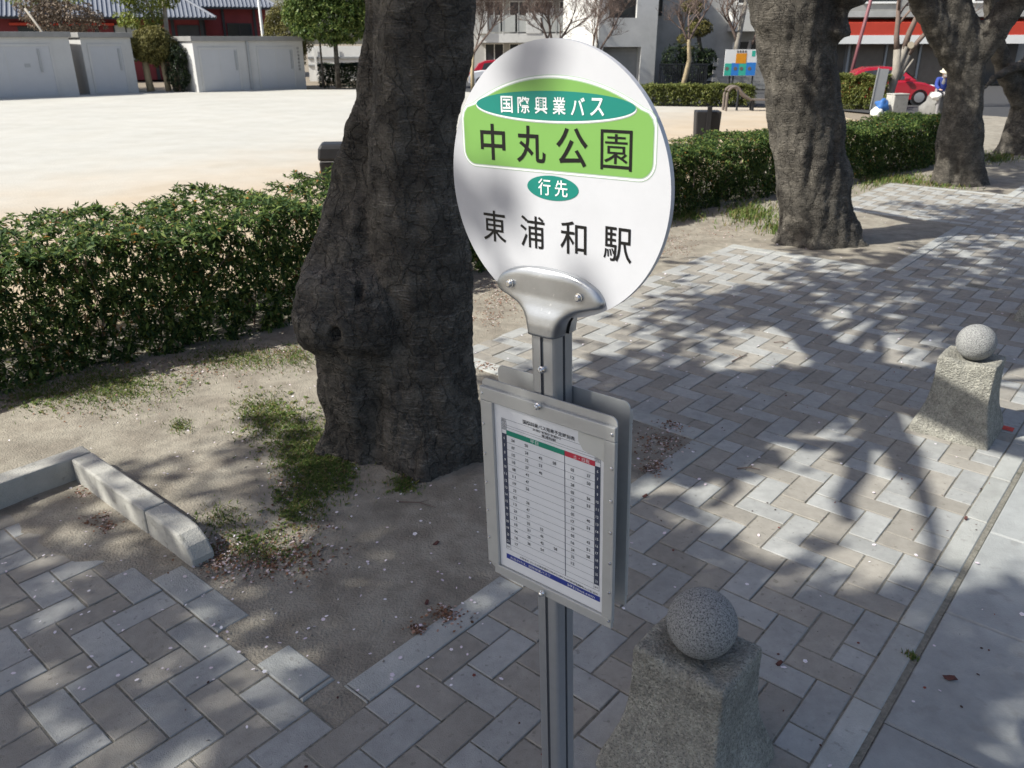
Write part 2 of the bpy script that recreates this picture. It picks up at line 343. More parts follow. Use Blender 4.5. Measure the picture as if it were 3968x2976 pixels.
def link(name, me, m=None, parent=None, smooth=None, bevel=0, loc=None, rot=None):
    if isinstance(me, MB): me = me.mesh(name, bool(smooth))
    elif smooth: me.polygons.foreach_set('use_smooth', [True] * len(me.polygons))
    o = bpy.data.objects.new(name, me); COL.objects.link(o)
    if m is not None:
        me.materials.clear(); me.materials.append(M[m] if isinstance(m, str) else m)
    if parent is not None: o.parent = parent
    if loc is not None: o.location = loc
    if rot is not None: o.rotation_euler = rot
    if bevel:
        b = o.modifiers.new('bevel', 'BEVEL'); b.width = bevel; b.segments = 2; b.limit_method = 'ANGLE'; b.angle_limit = R(40)
    return o
def tag(o, label=None, cat=None, group=None, kind=None):
    if label: o['label'] = label
    if cat: o['category'] = cat
    if group: o['group'] = group
    if kind: o['kind'] = kind
    return o
def thing(name, label, cat, loc=(0, 0, 0), rz=0, group=None):
    o = bpy.data.objects.new(name, None); COL.objects.link(o)
    o.empty_display_size = 0.2
    o.location = loc; o.rotation_euler = (0, 0, rz)
    return tag(o, label, cat, group)
def np_mesh(name, V, F):             # V (n,3); F (m,3) or (m,4)
    me = bpy.data.meshes.new(name)
    V = np.asarray(V, np.float32); F = np.asarray(F, np.int32)
    k = F.shape[1]
    me.vertices.add(len(V)); me.vertices.foreach_set('co', V.ravel())
    me.loops.add(F.size); me.loops.foreach_set('vertex_index', F.ravel())
    me.polygons.add(len(F)); me.polygons.foreach_set('loop_start', np.arange(0, F.size, k, dtype=np.int32))
    me.update(calc_edges=True); me.validate(); return me
def unit(a): return a / np.maximum(np.linalg.norm(a, axis=1, keepdims=True), 1e-9)
def leaves(P, D, length, width, droop=0.25, fold=0.15):
    """one folded four-cornered leaf at each point P along direction D"""
    n = len(P); D = unit(D)
    up = np.tile([0, 0, 1.0], (n, 1)) + rng.normal(0, 0.25, (n, 3))
    Sd = unit(np.cross(D, up)); Nn = np.cross(Sd, D)
    L_ = (length * rng.uniform(0.7, 1.25, n))[:, None]; W_ = (width * rng.uniform(0.8, 1.2, n))[:, None]
    mid = P + D * L_ * 0.5
    a = P; t = P + D * L_ - Nn * L_ * droop
    l = mid + Sd * W_ * 0.5 + Nn * W_ * fold; r = mid - Sd * W_ * 0.5 + Nn * W_ * fold
    V = np.stack([a, l, t, r], 1).reshape(-1, 3)
    F = np.arange(4 * n).reshape(n, 4)
    return V, F
def merge(parts):
    Vs, Fs, o = [], [], 0
    for V, F in parts:
        Vs.append(V); Fs.append(F + o); o += len(V)
    return np.concatenate(Vs), np.concatenate(Fs)
def rosettes(P, N, length, width, k=7, open_=0.55):
    """whorls of k leaves round each shoot tip"""
    n = len(P); N = unit(N)
    a = unit(np.cross(N, rng.normal(0, 1, (n, 3)))); b = np.cross(N, a)
    out = []
    ph = rng.uniform(0, 6.28, n)
    for i in range(k):
        t = ph + i * 2 * math.pi / k + rng.normal(0, 0.2, n)
        d = a * np.cos(t)[:, None] + b * np.sin(t)[:, None] + N * (rng.uniform(0.2, 1.0, n)[:, None]) * open_
        out.append(leaves(P, d, length, width))
    return merge(out)
def flecks(P, size, up=1.0, sides=5):
    """small flat scraps lying about"""
    n = len(P)
    N = unit(np.tile([0, 0, up], (n, 1)) + rng.normal(0, 0.35, (n, 3)))
    a = unit(np.cross(N, rng.normal(0, 1, (n, 3)))); b = np.cross(N, a)
    s = (size * rng.uniform(0.6, 1.3, n))[:, None]
    el = rng.uniform(0.5, 1.0, n)[:, None]
    V = np.stack([P + s * (a * math.cos(2 * math.pi * i / sides) + b * math.sin(2 * math.pi * i / sides) * el) for i in range(sides)], 1).reshape(-1, 3)
    return V, np.arange(sides * n).reshape(n, sides)

# ------------------------------------------------------------------ lettering
_tc = {}
def glyphs(body, bold=0.0):
    key = (body, bold)
    if key not in _tc:
        c = bpy.data.curves.new('text', 'FONT'); c.body = body; c.resolution_u = 3; c.offset = bold
        o = bpy.data.objects.new('text', c)
        me = o.to_mesh()
        V = [tuple(v.co) for v in me.vertices]; F = [tuple(p.vertices) for p in me.polygons]
        o.to_mesh_clear(); bpy.data.objects.remove(o); bpy.data.curves.remove(c)
        _tc[key] = (V, F)
    return _tc[key]
def put_text(mb, body, cx, cz, w, h, y, bold=0.0, shear=0):
    """letters filling a box w x h centred on (cx, cz), in the plane y = const, facing -y"""
    V, F = glyphs(body, bold)
    if not V: return
    xs = [v[0] for v in V]; ys = [v[1] for v in V]
    sx = w / max(max(xs) - min(xs), 1e-6); sz = h / max(max(ys) - min(ys), 1e-6)
    mx = (max(xs) + min(xs)) / 2; my = (max(ys) + min(ys)) / 2
    mb.add([(cx + (v[0] - mx) * sx, y, cz + (v[1] - my) * sz) for v in V], F)

# ================================================================== GROUND
def sheet(name, pts, z, m, kind='structure'):
    return tag(link(name, MB().add([(p[0], p[1], z) for p in pts], [tuple(range(len(pts)))]), m), kind=kind)
sheet('ground', [(-300, -60), (300, -60), (300, 500), (-300, 500)], -0.12, 'earth')
# playground sand, from under the hedge to the buildings
sp_ = [g2w(-45, 60), g2w(-45, -30), g2w(-38, -92), g2w(-33, -130), Vector((11.5, 29.5, 0)), Vector((11.5, 33.2, 0)), Vector((4, 35.0, 0)), Vector((-4, 46.8, 0)), Vector((-32, 46.8, 0)), Vector((-60, 40, 0)), Vector((-60, 2, 0))]
sheet('playground_sand', [(p.x, p.y) for p in sp_], -0.014, 'sand')
sheet('side_road', [(-3, 36.6), (12, 34.6), (14, 30.0), (60, 24), (80, 60), (-3, 60)], -0.06, 'asphalt')
rd = [g2w(7.2, 80), g2w(7.2, -220), g2w(60, -220), g2w(60, 80)]
sheet('road', [(p.x, p.y) for p in rd], -0.06, 'asphalt')

def paved(c, r):
    if c >= 1: return False
    if c >= -9: return True
    if r >= 22: return c >= -27
    if 0 <= r < 22: return False
    if -34 <= r < 0: return c >= -26
    if -57 <= r < -34: return c >= -12
    if -78 <= r < -57: return c >= -26
    return c >= -12

# soil of the tree strip
cols = np.concatenate([np.arange(-50, -8.0, 0.8)])
rows = np.concatenate([np.arange(-190, -60, 4.0), np.arange(-60, -4, 1.6), np.arange(-4, 48, 0.8), np.arange(48, 62, 3)])
Vs = []
for r_ in rows:
    for c_ in cols:
        p = g2w(c_, r_)
        h = 0.022 * noise.noise(p * 1.1) + 0.011 * noise.noise(p * 4.0) + 0.005 * noise.noise(p * 13)
        z = 0.002 + h
        nb = any(paved(math.floor(c_ + a), math.floor(r_ + b)) for a in (-1.5, 0, 1.5) for b in (-1.5, 0, 1.5))
        if nb: z = min(z, -0.004 + 0.3 * h)
        if paved(math.floor(c_), math.floor(r_)): z = min(z, -0.014)
        if paved(math.floor(c_), math.floor(r_)) and all(paved(math.floor(c_ + a), math.floor(r_ + b)) for a in (-2, -1, 1, 2) for b in (-2, -1, 1, 2)): z = -0.05
        if c_ < -46: z = -0.05
        Vs.append((p.x, p.y, z))
nc = len(cols)
Fs = [(i * nc + j, (i + 1) * nc + j, (i + 1) * nc + j + 1, i * nc + j + 1) for i in range(len(rows) - 1) for j in range(nc - 1)]
soil = tag(link('soil', np_mesh('soil', Vs, Fs), 'soil', smooth=True), kind='structure')

# ------------------------------------------------------------------ pavement: bedding + single pavers
def bed_poly(c0, c1, r0, r1): return [g2w(c0, r0), g2w(c1, r0), g2w(c1, r1), g2w(c0, r1)]
bmb = MB()
for c0, c1, r0, r1 in ((-9, 1.95, -190, 60), (-27, -9, 22, 60), (-26, -9, -34, 0), (-26, -9, -78, -57), (-12, -9, -57, -34), (-12, -9, -190, -78)):
    bmb.add([(p.x, p.y, -0.0045) for p in bed_poly(c0, c1, r0, r1)], [(0, 3, 2, 1)])
pavement = tag(link('pavement', bmb, 'joint'), kind='structure')

J = 0.025                              # half joint, in modules
def brick(mb, x0, x1, y0, y1, z0, z1, ch, mtx=None):
    """chamfered slab"""
    vs = [(x0, y0, z0), (x1, y0, z0), (x1, y1, z0), (x0, y1, z0), (x0, y0, z1 - ch), (x1, y0, z1 - ch), (x1, y1, z1 - ch), (x0, y1, z1 - ch),
          (x0 + ch, y0 + ch, z1), (x1 - ch, y0 + ch, z1), (x1 - ch, y1 - ch, z1), (x0 + ch, y1 - ch, z1)]
    fs = [(8, 9, 10, 11)] + [(i, (i + 1) % 4, 4 + (i + 1) % 4, 4 + i) for i in range(4)] + [(4 + i, 4 + (i + 1) % 4, 8 + (i + 1) % 4, 8 + i) for i in range(4)]
    mb.add(vs, fs, mtx)
_pm = {}
def paver_mesh(w, h, m):
    k = (w, h, m)
    if k not in _pm:
        mb = MB(); a = (w / 2 - J) * U; b = (h / 2 - J) * U
        brick(mb, -a, a, -b, b, -0.05, 0.0, 0.0035)
        me = mb.mesh('paver'); me.materials.append(M[m]); _pm[k] = me
    return _pm[k]
pieces = []                            # (col0, row0, width, height, material)
def put(c, r, w, h, grey):
    cells = [(c + i, r + j) for i in range(w) for j in range(h) if paved(c + i, r + j)]
    if not cells: return
    cs = [a for a, b in cells]; rs = [b for a, b in cells]
    pieces.append((min(cs), min(rs), max(cs) - min(cs) + 1, max(rs) - min(rs) + 1, 'paver_grey' if grey else 'paver_tan'))
for i in range(-34, 6):
    for j in range(-190, 60):
        # grey stairs start at (0,0)+(2,2)k+(4,0)m ; tan stairs one module over and up
        if (i % 4, j % 4) in ((0, 0), (2, 2)): put(i, j, 1, 2, True); put(i, j + 2, 2, 1, True)
        if ((i - 1) % 4, (j + 1) % 4) in ((0, 0), (2, 2)): put(i, j, 1, 2, False); put(i, j + 2, 2, 1, False)
def px_size(c, r, w, h):
    q = [to_px(g2w(a, b)) for a, b in ((c, r), (c + w, r), (c + w, r + h), (c, r + h))]
    if any(p is None for p in q): return 0
    mx = sum(p[0] for p in q) / 4; my = sum(p[1] for p in q) / 4
    if not (-60 < mx < 2280 and -20 < my < 1740): return 0
    return abs(sum(q[i][0] * q[(i + 1) % 4][1] - q[(i + 1) % 4][0] * q[i][1] for i in range(4))) / 2
pieces.sort(key=lambda p: -px_size(*p[:4]))
far = {'paver_grey': MB(), 'paver_tan': MB()}
MBrot = Matrix.Rotation(ANG_B, 4, 'Z')
for n_, (c, r, w, h, m) in enumerate(pieces):
    ctr = g2w(c + w / 2, r + h / 2)
    dz = random.gauss(0, 0.0014)
    rot = (random.gauss(0, 0.0035), random.gauss(0, 0.0035), ANG_B + random.gauss(0, 0.004))
    if n_ < 298:
        o = bpy.data.objects.new('paver', paver_mesh(w, h, m)); COL.objects.link(o)
        o.location = (ctr.x, ctr.y, dz); o.rotation_euler = rot; o.parent = pavement
    else:
        a = (w / 2 - J) * U; b = (h / 2 - J) * U
        brick(far[m], -a, a, -b, b, -0.05, 0, 0.0035, Matrix.Translation((ctr.x, ctr.y, dz)) @ Matrix.Rotation(ANG_B, 4, 'Z'))
M['paver_grey_far'] = M['paver_grey']; M['paver_tan_far'] = M['paver_tan']
tag(link('distant_grey_pavers', far['paver_grey'], 'paver_grey', pavement), kind='stuff')
tag(link('distant_tan_pavers', far['paver_tan'], 'paver_tan', pavement), kind='stuff')
def slab_run(name, m, c0, c1, r0, r1, step, along_row, z=0.003, skip=(), joint=0.03, ch=0.005, parent=None):
    """a run of long slabs between grid limits"""
    a0, a1 = (r0, r1) if along_row else (c0, c1)
    k = a0; i = 0
    while k < a1 - 0.01:
        e = min(k + step, a1)
        if i not in skip:
            cc = (c0 + c1) / 2 if along_row else (k + e) / 2
            rr = (k + e) / 2 if along_row else (r0 + r1) / 2
            w = ((c1 - c0) if along_row else (e - k)) - 2 * joint
            h = ((e - k) if along_row else (r1 - r0)) - 2 * joint
            mb = MB(); brick(mb, -w * U / 2, w * U / 2, -h * U / 2, h * U / 2, -0.06, 0, ch)
            p = g2w(cc, rr)
            o = link(name, mb, m, parent or pavement, loc=(p.x, p.y, z + random.uniform(-0.001, 0.001)), rot=(0, 0, ANG_B + random.gauss(0, 0.002)))
        k = e; i += 1
slab_run('border_slab', 'slab', -10.05, -9.0, 1.0, 20.9, 6.6, True)
slab_run('border_slab', 'slab', -27, -10.4, 20.85, 22, 2.05, False, skip=(0, 1, 2, 3, 6))
slab_run('border_slab', 'slab', -26, -9.0, -0.2, 0.95, 4, False)
slab_run('border_slab', 'slab', -26, -12.9, -35.2, -34, 4, False)
slab_run('border_slab', 'slab', -13, -12, -56, -35, 4, True)
slab_run('border_slab', 'slab', -26, -12, -58, -57, 4, False)
slab_run('border_slab', 'slab', -26, -12, -78, -77, 4, False)
slab_run('border_slab', 'slab', -13, -12, -140, -78, 6, True)
slab_run('kerb_slab', 'slab', 1.0, 1.80, -100, 40, 4, True, z=0.002)
# concrete gutter of long blocks, and the gritty gap before it
gutter = tag(link('gutter', MB().add([tuple(p) for p in (g2w(1.9, 60, -0.03), g2w(7.2, 60, -0.03), g2w(7.2, -200, -0.03), g2w(1.9, -200, -0.03))], [(0, 1, 2, 3)]), 'joint'), kind='structure')
slab_run('gutter_block', 'gutter', 1.93, 7.2, -100.1, 42, 5.92, True, z=-0.002, parent=gutter, joint=0.022, ch=0.008)

# sand drifted over the pavers in the corner of the bay
Vs = []; gc = np.arange(-27.6, -16.4, 0.35); gr = np.arange(20.6, 28.2, 0.35)
for r_ in gr:
    for c_ in gc:
        p = g2w(c_, r_)
        edge = 24.6 - 0.28 * (c_ + 27) + 1.5 * noise.noise(p * 1.6) + 0.6 * noise.noise(p * 5)
        z = max(-0.03, min(0.010, 0.006 * (edge - r_))) + 0.003 * noise.noise(p * 9)
        if c_ > -18.2: z -= 0.006 * (c_ + 18.2) / 0.35
        Vs.append((p.x, p.y, z))
n_ = len(gc)
tag(link('drifted_sand', np_mesh('drifted_sand', Vs, [(i * n_ + j, (i + 1) * n_ + j, (i + 1) * n_ + j + 1, i * n_ + j + 1) for i in range(len(gr) - 1) for j in range(n_ - 1)]), 'soil', smooth=True), kind='structure')
# low concrete edging of the left bay
def edging():
    t = thing('concrete_edging', 'low weathered concrete edging bent in an L round the paved bay at left', 'edging')
    h = 0.16
    def blk(c0, c1, r0, r1, endcut=False):
        mb = MB()
        if endcut:
            x1 = (c1 - c0) * U; y1 = (r1 - r0) * U
            prof = [(0, -0.05), (x1, -0.05), (x1, 0.045), (x1 - 0.045, 0.105), (x1 - 0.12, h - 0.012), (x1 - 0.2, h), (0, h)]
            rr = [[(p[0], y, p[1]) for p in prof] for y in (0, -y1)]
            mb.rings(rr)
            p = g2w(c0, r0)
            return link('edging_block', mb, 'concrete', t, bevel=0.014, loc=p, rot=(0, 0, ANG_B))
        mb.box(0, (c1 - c0) * U, -(r1 - r0) * U, 0, -0.05, h)
        return link('edging_block', mb, 'concrete', t, bevel=0.012, loc=g2w(c0, r0), rot=(0, 0, ANG_B))
    blk(-21.4, -18.3, 19.9, 20.75, True)
    blk(-27.45, -21.46, 19.9, 20.75)
    blk(-28.4, -27.52, 19.9, 25.9)
    blk(-28.4, -27.52, 25.96, 32)
edging()

# ================================================================== BUS STOP SIGN
def bus_stop():
    base = (0.1448, 1.70, 0)
    t = thing('bus_stop_sign', 'silver bus stop post with round white and green sign and timetable box', 'bus stop')
    lean = Matrix.Rotation(-0.030, 4, 'Y')
    t.matrix_world = Matrix.Translation(base) @ lean @ Matrix.Rotation(-R(40.5), 4, 'Z')
    # local: x along the plate to the right, -y faces the reader, z up
    # --- extruded post with a slot in each face
    w, d, q, g = 0.033, 0.037, 0.010, 0.0045
    def rr(hx, hy, r):                    # rounded outline
        pts = []
        for sx, sy, a0 in ((1, 1, 0), (-1, 1, 90), (-1, -1, 180), (1, -1, 270)):
            for k in range(4):
                a = R(a0 + 30 * k); pts.append((sx * (hx - r) + r * math.cos(a), sy * (hy - r) + r * math.sin(a)))
        return pts
    pts = []
    for (px, py) in rr(w, d, q): pts.append((px, py))
    # insert slots in the four faces
    out = []
    n = len(pts)
    for i in range(n):
        a = Vector((*pts[i], 0)); b = Vector((*pts[(i + 1) % n], 0)); out.append(tuple(a.xy))
        if (b - a).length > 0.02:
            m_ = (a + b) / 2; dd = (b - a).normalized(); nn = Vector((-dd.y, dd.x, 0))
            for off, dep in ((-g, 0), (-g, 0.006), (g, 0.006), (g, 0)):
                p = m_ + dd * off + nn * dep; out.append(tuple(p.xy))
    link('post', MB().prism(out, 0, 1.935), 'alu', t)
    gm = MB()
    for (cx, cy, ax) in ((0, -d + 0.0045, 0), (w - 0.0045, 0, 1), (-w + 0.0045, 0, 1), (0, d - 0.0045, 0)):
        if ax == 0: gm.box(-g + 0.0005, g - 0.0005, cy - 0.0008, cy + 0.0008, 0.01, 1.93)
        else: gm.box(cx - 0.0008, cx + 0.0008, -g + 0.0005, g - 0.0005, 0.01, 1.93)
    link('slot_shadow_strip', gm, 'slot_shadow', t)  # dark strips painted in as the shade inside the slots
    link('base_plate', MB().box(-0.11, 0.11, -0.11, 0.11, 0.0, 0.012), 'grey_metal', t, bevel=0.003)
    # --- round plate
    cx, cz, Rr = 0.0085, 2.2305, 0.2795
    circ = [(cx + Rr * math.cos(2 * math.pi * i / 96), cz + Rr * math.sin(2 * math.pi * i / 96)) for i in range(96)]
    XZ = Matrix(((1, 0, 0, 0), (0, 0, 1, 0), (0, 1, 0, 0), (0, 0, 0, 1)))   # (x,y,h) -> (x,h,y)
    plate = link('sign_plate', MB().prism(circ, -0.0065, 0.0065, XZ), 'sign_white', t)
    # flip normals safe: recalc
    fixn(plate)
    yf = -0.0065
    def layer(name, pts, y, m, par=plate):
        o = link(name, MB().prism(pts, y, y + 0.0004, XZ), m, par); fixn(o); return o
    # green panel: flat bottom, arched top
    Ra, sx0, ztop = 0.423, 0.0125, 2.4375
    zc = ztop - Ra
    def panel(gr):
        P = []
        l, r_, b_ = -0.2285 - gr, 0.2475 + gr, 2.2625 - gr
        rc = 0.030 + gr
        for k in range(8): a = R(180 + 90 * k / 7); P.append((l + rc + rc * math.cos(a), b_ + rc + rc * math.sin(a)))
        for k in range(8): a = R(270 + 90 * k / 7); P.append((r_ - rc + rc * math.cos(a), b_ + rc + rc * math.sin(a)))
        # upper right shoulder, arch, upper left shoulder
        ru = 0.045 + gr
        ang = math.acos((r_ - sx0 - 0.030) / (Ra + gr))
        for k in range(40):
            a = ang + (math.pi - 2 * ang - 0.0) * k / 39
            P.append((sx0 + (Ra + gr) * math.cos(a), zc + (Ra + gr) * math.sin(a)))
        # round the two shoulders by pulling in
        Q = []
        for i, p in enumerate(P):
            if i == 15: Q.append(p); Q.append((r_, zc + (Ra + gr) * math.sin(ang) - 0.030)); Q.append((r_ - 0.004, zc + (Ra + gr) * math.sin(ang) - 0.016)); Q.append((r_ - 0.013, zc + (Ra + gr) * math.sin(ang) - 0.006))
            else: Q.append(p)
        Q.append((l + 0.013, zc + (Ra + gr) * math.sin(ang) - 0.006)); Q.append((l + 0.004, zc + (Ra + gr) * math.sin(ang) - 0.016)); Q.append((l, zc + (Ra + gr) * math.sin(ang) - 0.030))
        return Q
    layer('panel_outline', panel(0.0075), yf - 0.0004, 'sign_line')
    layer('panel_margin', panel(0.0058), yf - 0.0008, 'ink_white')
    layer('panel_border', panel(0.0022), yf - 0.0012, 'sign_line')
    layer('green_panel', panel(0.0), yf - 0.0016, 'sign_green')
    def ell(ex, ez, a, b): return [(ex + a * math.cos(2 * math.pi * i / 64), ez + b * math.sin(2 * math.pi * i / 64)) for i in range(64)]
    layer('badge_rim', ell(0.0105, 2.3835, 0.2005, 0.0300), yf - 0.0020, 'sign_shade')
    layer('badge_edge', ell(0.0105, 2.3850, 0.1995, 0.0295), yf - 0.0024, 'ink_white')
    layer('badge', ell(0.0105, 2.3870, 0.1985, 0.0280), yf - 0.0028, 'sign_teal')
    layer('destination_badge', ell(0.0115, 2.2265, 0.0665, 0.0250), yf - 0.0008, 'sign_teal')
    bold = 0.012
    def char(m, chh, *a):
        mb = MB(); put_text(mb, chh, *a); link('character', mb, m, plate)
    for i, chh in enumerate('国際興業バス'):
        char('ink_white', chh, -0.1025 + 0.0452 * i, 2.3875, 0.032 if i != 4 else 0.033, 0.0325, yf - 0.0036, bold)
    for i, chh in enumerate('行先'):
        char('ink_white', chh, -0.0085 + 0.0435 * i, 2.2275, 0.0325, 0.0335, yf - 0.0016, bold * 0.6)
    for i, (chh, x, ww, hh) in enumerate(zip('中丸公園', (-0.1465, -0.0420, 0.0625, 0.1670), (0.0700, 0.0765, 0.0775, 0.0715), (0.0745, 0.0740, 0.0740, 0.0745))):
        char('ink', chh, x, 2.3105, ww, hh, yf - 0.0024, bold * (0 if chh == '園' else 1))
    for i, chh in enumerate('東浦和駅'):
        char('ink', chh, -0.1525 + 0.1085 * i, 2.1295, 0.0665, 0.0690, yf - 0.0010, bold * 0.4)
    # --- cast bracket: two shells, lens shaped top flaring from the post
    prof = []                              # half width at height
    top = [( -0.146, 2.009), (-0.128, 2.031), (-0.09, 2.048), (-0.045, 2.056), (0.0, 2.058), (0.045, 2.056), (0.09, 2.048), (0.128, 2.031), (0.146, 2.009)]
    rgt = [(0.147, 1.998), (0.140, 1.991), (0.110, 1.983), (0.080, 1.972), (0.060, 1.958), (0.049, 1.942), (0.044, 1.925), (0.042, 1.912)]
    outl = top + rgt + [(-x, z) for x, z in rgt[::-1]]
    zs_ = [1.912 + (2.0575 - 1.912) * k / 26 for k in range(27)]
    side = [(z, x) for x, z in rgt[::-1]] + [(2.009, .1465), (2.020, .139), (2.031, .128), (2.040, .110), (2.048, .090), (2.054, .062), (2.058, .012)]
    dep = [(1.912, .0465), (1.935, .0455), (1.955, .0405), (1.975, .0325), (1.995, .0268), (2.02, .0245), (2.04, .0225), (2.052, .018), (2.058, .010)]
    def lerp(tab, z):
        for (z0, a), (z1, b_) in zip(tab, tab[1:]):
            if z <= z1: return a + (b_ - a) * max(0, (z - z0) / (z1 - z0))
        return tab[-1][1]
    for sgn in (-1, 1):
        mb = MB(); nx = 28
        vs = []
        for z in zs_:
            w_ = lerp(side, z); d_ = lerp(dep, z)
            for k in range(nx + 1):
                u = -1 + 2 * k / nx; u = math.copysign(1 - (1 - abs(u)) ** 1.6, u)
                vs.append((u * w_, sgn * (.0068 + (d_ - .0068) * (max(0, 1 - abs(u) ** 7)) ** .4), z))
        fs = [(r_ * (nx + 1) + k, r_ * (nx + 1) + k + 1, (r_ + 1) * (nx + 1) + k + 1, (r_ + 1) * (nx + 1) + k) for r_ in range(26) for k in range(nx)]
        fs += [tuple(range(nx + 1)), tuple(range(26 * (nx + 1), 27 * (nx + 1)))[::-1]]
        mb.add(vs, fs)
        br = link('bracket', mb, 'alu_cast', t, smooth=True)
        fixn(br)
        for bx in (-0.095, 0.093):
            b = MB()
            b.lathe([(0.0095, 0), (0.0095, 0.003), (0.0075, 0.0035), (0.0075, 0.008), (0.005, 0.010)], 14)
            o = link('bolt', b, 'chrome', br, loc=(bx, sgn * 0.0255, 2.012), rot=(R(90) if sgn < 0 else R(-90), 0, 0))
    # --- timetable cases, one each side of the post
    def case(cxs, ysign, front):
        y0 = ysign * 0.0395                # plate behind
        x0, x1 = cxs - 0.193, cxs + 0.193
        zt, zb = 1.772, 1.222
        def rnd(x0, x1, z0, z1, rt, cut):
            P = [(x0 + cut, z0), (x1 - cut, z0), (x1, z0 + cut * 0.6)]
            for k in range(6): a = R(90 * k / 5); P.append((x1 - rt + rt * math.cos(a), z1 - rt + rt * math.sin(a)))
            for k in range(6): a = R(90 + 90 * k / 5); P.append((x0 + rt + rt * math.cos(a), z1 - rt + rt * math.sin(a)))
            P.append((x0, z0 + cut * 0.6)); return P
        P = rnd(x0, x1, zb, zt, 0.016, 0.03)
        cs = link('timetable_case', MB().prism(P, min(y0, y0 + ysign * 0.003), max(y0, y0 + ysign * 0.003), XZ), 'alu_frame', t); fixn(cs)
        ya = y0 + ysign * 0.003
        def bar(nm, xa, xb, za, zb_, th=0.008, m='alu_frame'):
            o = link(nm, MB().box(xa, xb, min(ya, ya + ysign * th), max(ya, ya + ysign * th), za, zb_), m, cs, bevel=0.0018); return o
        bar('frame_bar', x0 - 0.001, x1 + 0.001, 1.7175, 1.752, 0.010)
        bar('frame_bar', x0 - 0.001, x0 + 0.036, 1.252, 1.7165, 0.009)
        bar('frame_bar', x1 - 0.028, x1 + 0.001, 1.252, 1.7165, 0.009)
        bar('frame_bar', x0 + 0.02, x1 - 0.001, 1.224, 1.251, 0.008)
        for i in range(7):
            zz = 1.735 - i * 0.0815
            for xx in (x0 + 0.006, x1 - 0.007):
                b = MB().lathe([(0.0042, 0), (0.0042, 0.0012), (0.0028, 0.0026)], 10)
                link('rivet', b, 'chrome', cs, loc=(xx, ya + ysign * 0.0095, zz), rot=(R(90) if ysign < 0 else R(-90), 0, 0))
        for zz in (1.772 - 0.022, 1.236):
            b = MB().lathe([(0.0075, 0), (0.0085, 0.003), (0.0085, 0.008), (0.006, 0.0105), (0.006, 0.0145), (0.003, 0.0165)], 14)
            link('bolt', b, 'chrome', cs, loc=(0.002, ya + ysign * (0.009 if zz > 1.5 else 0.008), zz), rot=(R(90) if ysign < 0 else R(-90), 0, 0))
        return cs, ya
    cs, ya = case(0.012, -1, True)
    case(-0.010, 1, False)
    b = MB().lathe([(0.0075, 0), (0.0085, 0.003), (0.0085, 0.007), (0.006, 0.0095), (0.006, 0.0125), (0.003, 0.0145)], 14)
    link('bolt', b, 'chrome', t, loc=(0.002, -0.036, 1.833), rot=(R(90), 0, 0))
    # printed timetable
    yp = ya - 0.0012
    px0, px1, pz0, pz1 = -0.1445, 0.1765, 1.2525, 1.7165
    paper = link('timetable_sheet', MB().box(px0, px1, yp, ya - 0.0002, pz0, pz1), 'paper', cs)
    def rects(nm, m, L, y):
        mb = MB()
        for xa, xb, za, zb_ in L: mb.box(xa, xb, y, y + 0.0003, za, zb_)
        return link(nm, mb, m, paper)
    gx0, gx1 = -0.1225, 0.1645
    gz1, gz0 = 1.681, 1.307
    hx = 0.0145                            # hour column width
    zg1, zg0 = 1.6525, 1.6395
    rows_n = 16
    rz0, rz1 = 1.3265, zg0
    rh = (rz1 - rz0) / rows_n
    mid = 0.0660
    rects('green_band', 'paper_green', [(gx0 + hx, mid, zg0, zg1)], yp - 0.0005)
    rects('red_band', 'paper_red', [(mid, gx1 - hx, zg0, zg1)], yp - 0.0005)
    for xx in (gx0, gx1 - hx): rects('hour_column', 'ink_navy', [(xx, xx + hx, rz0, rz1 + 0.002)], yp - 0.0005)
    rects('blue_band', 'paper_blue', [(gx0 - 0.001, gx1 + 0.003, 1.281, 1.2955)], yp - 0.0005)
    ln = [(gx0 + hx, gx1 - hx, rz0 + rh * i - 0.0004, rz0 + rh * i + 0.0004) for i in range(1, rows_n)]
    ln += [(gx0, gx1, rz0 - 0.0004, rz0 + 0.0004), (gx0, gx1, 1.3105, 1.3113), (gx0, gx1, gz1 - 0.0004, gz1 + 0.0004), (gx0 + hx, gx1 - hx, 1.6655, 1.6663), (gx0 + hx, gx1 - hx, 1.6595, 1.6603)]
    tag(rects('ruled_lines', 'ink_grey', ln, yp - 0.0004), kind='stuff')
    bl = [(mid - 0.0008, mid + 0.0008, 1.3105, zg1)]
    for xx in (gx0, gx0 + hx, gx1 - hx, gx1): bl.append((xx - 0.0003, xx + 0.0003, 1.3105, gz1))
    for k in range(5):
        zz = zg1 + (gz1 - zg1) * k / 4
        bl += [(gx0, gx0 + hx, zz - 0.0003, zz + 0.0003), (gx1 - hx, gx1, zz - 0.0003, zz + 0.0003)]
    tag(rects('frame_lines', 'ink_navy', bl, yp - 0.0006), kind='stuff')
    wk = ['34 50', '07 24 41 58', '15 32 53', '10 27 46', '08 41', '11 47', '19 56', '23', '01 36', '13 47', '23 57', '13 35 52', '10 31 46', '04 20 42 58', '16 36 54', '17']
    we = ['', '02 37', '12 50', '28', '02 36', '15 53', '29', '05 40', '17 53', '29', '05 43', '16 51', '24 58', '32', '12', '']
    pr = MB(); wh = MB()
    yt = yp - 0.0009
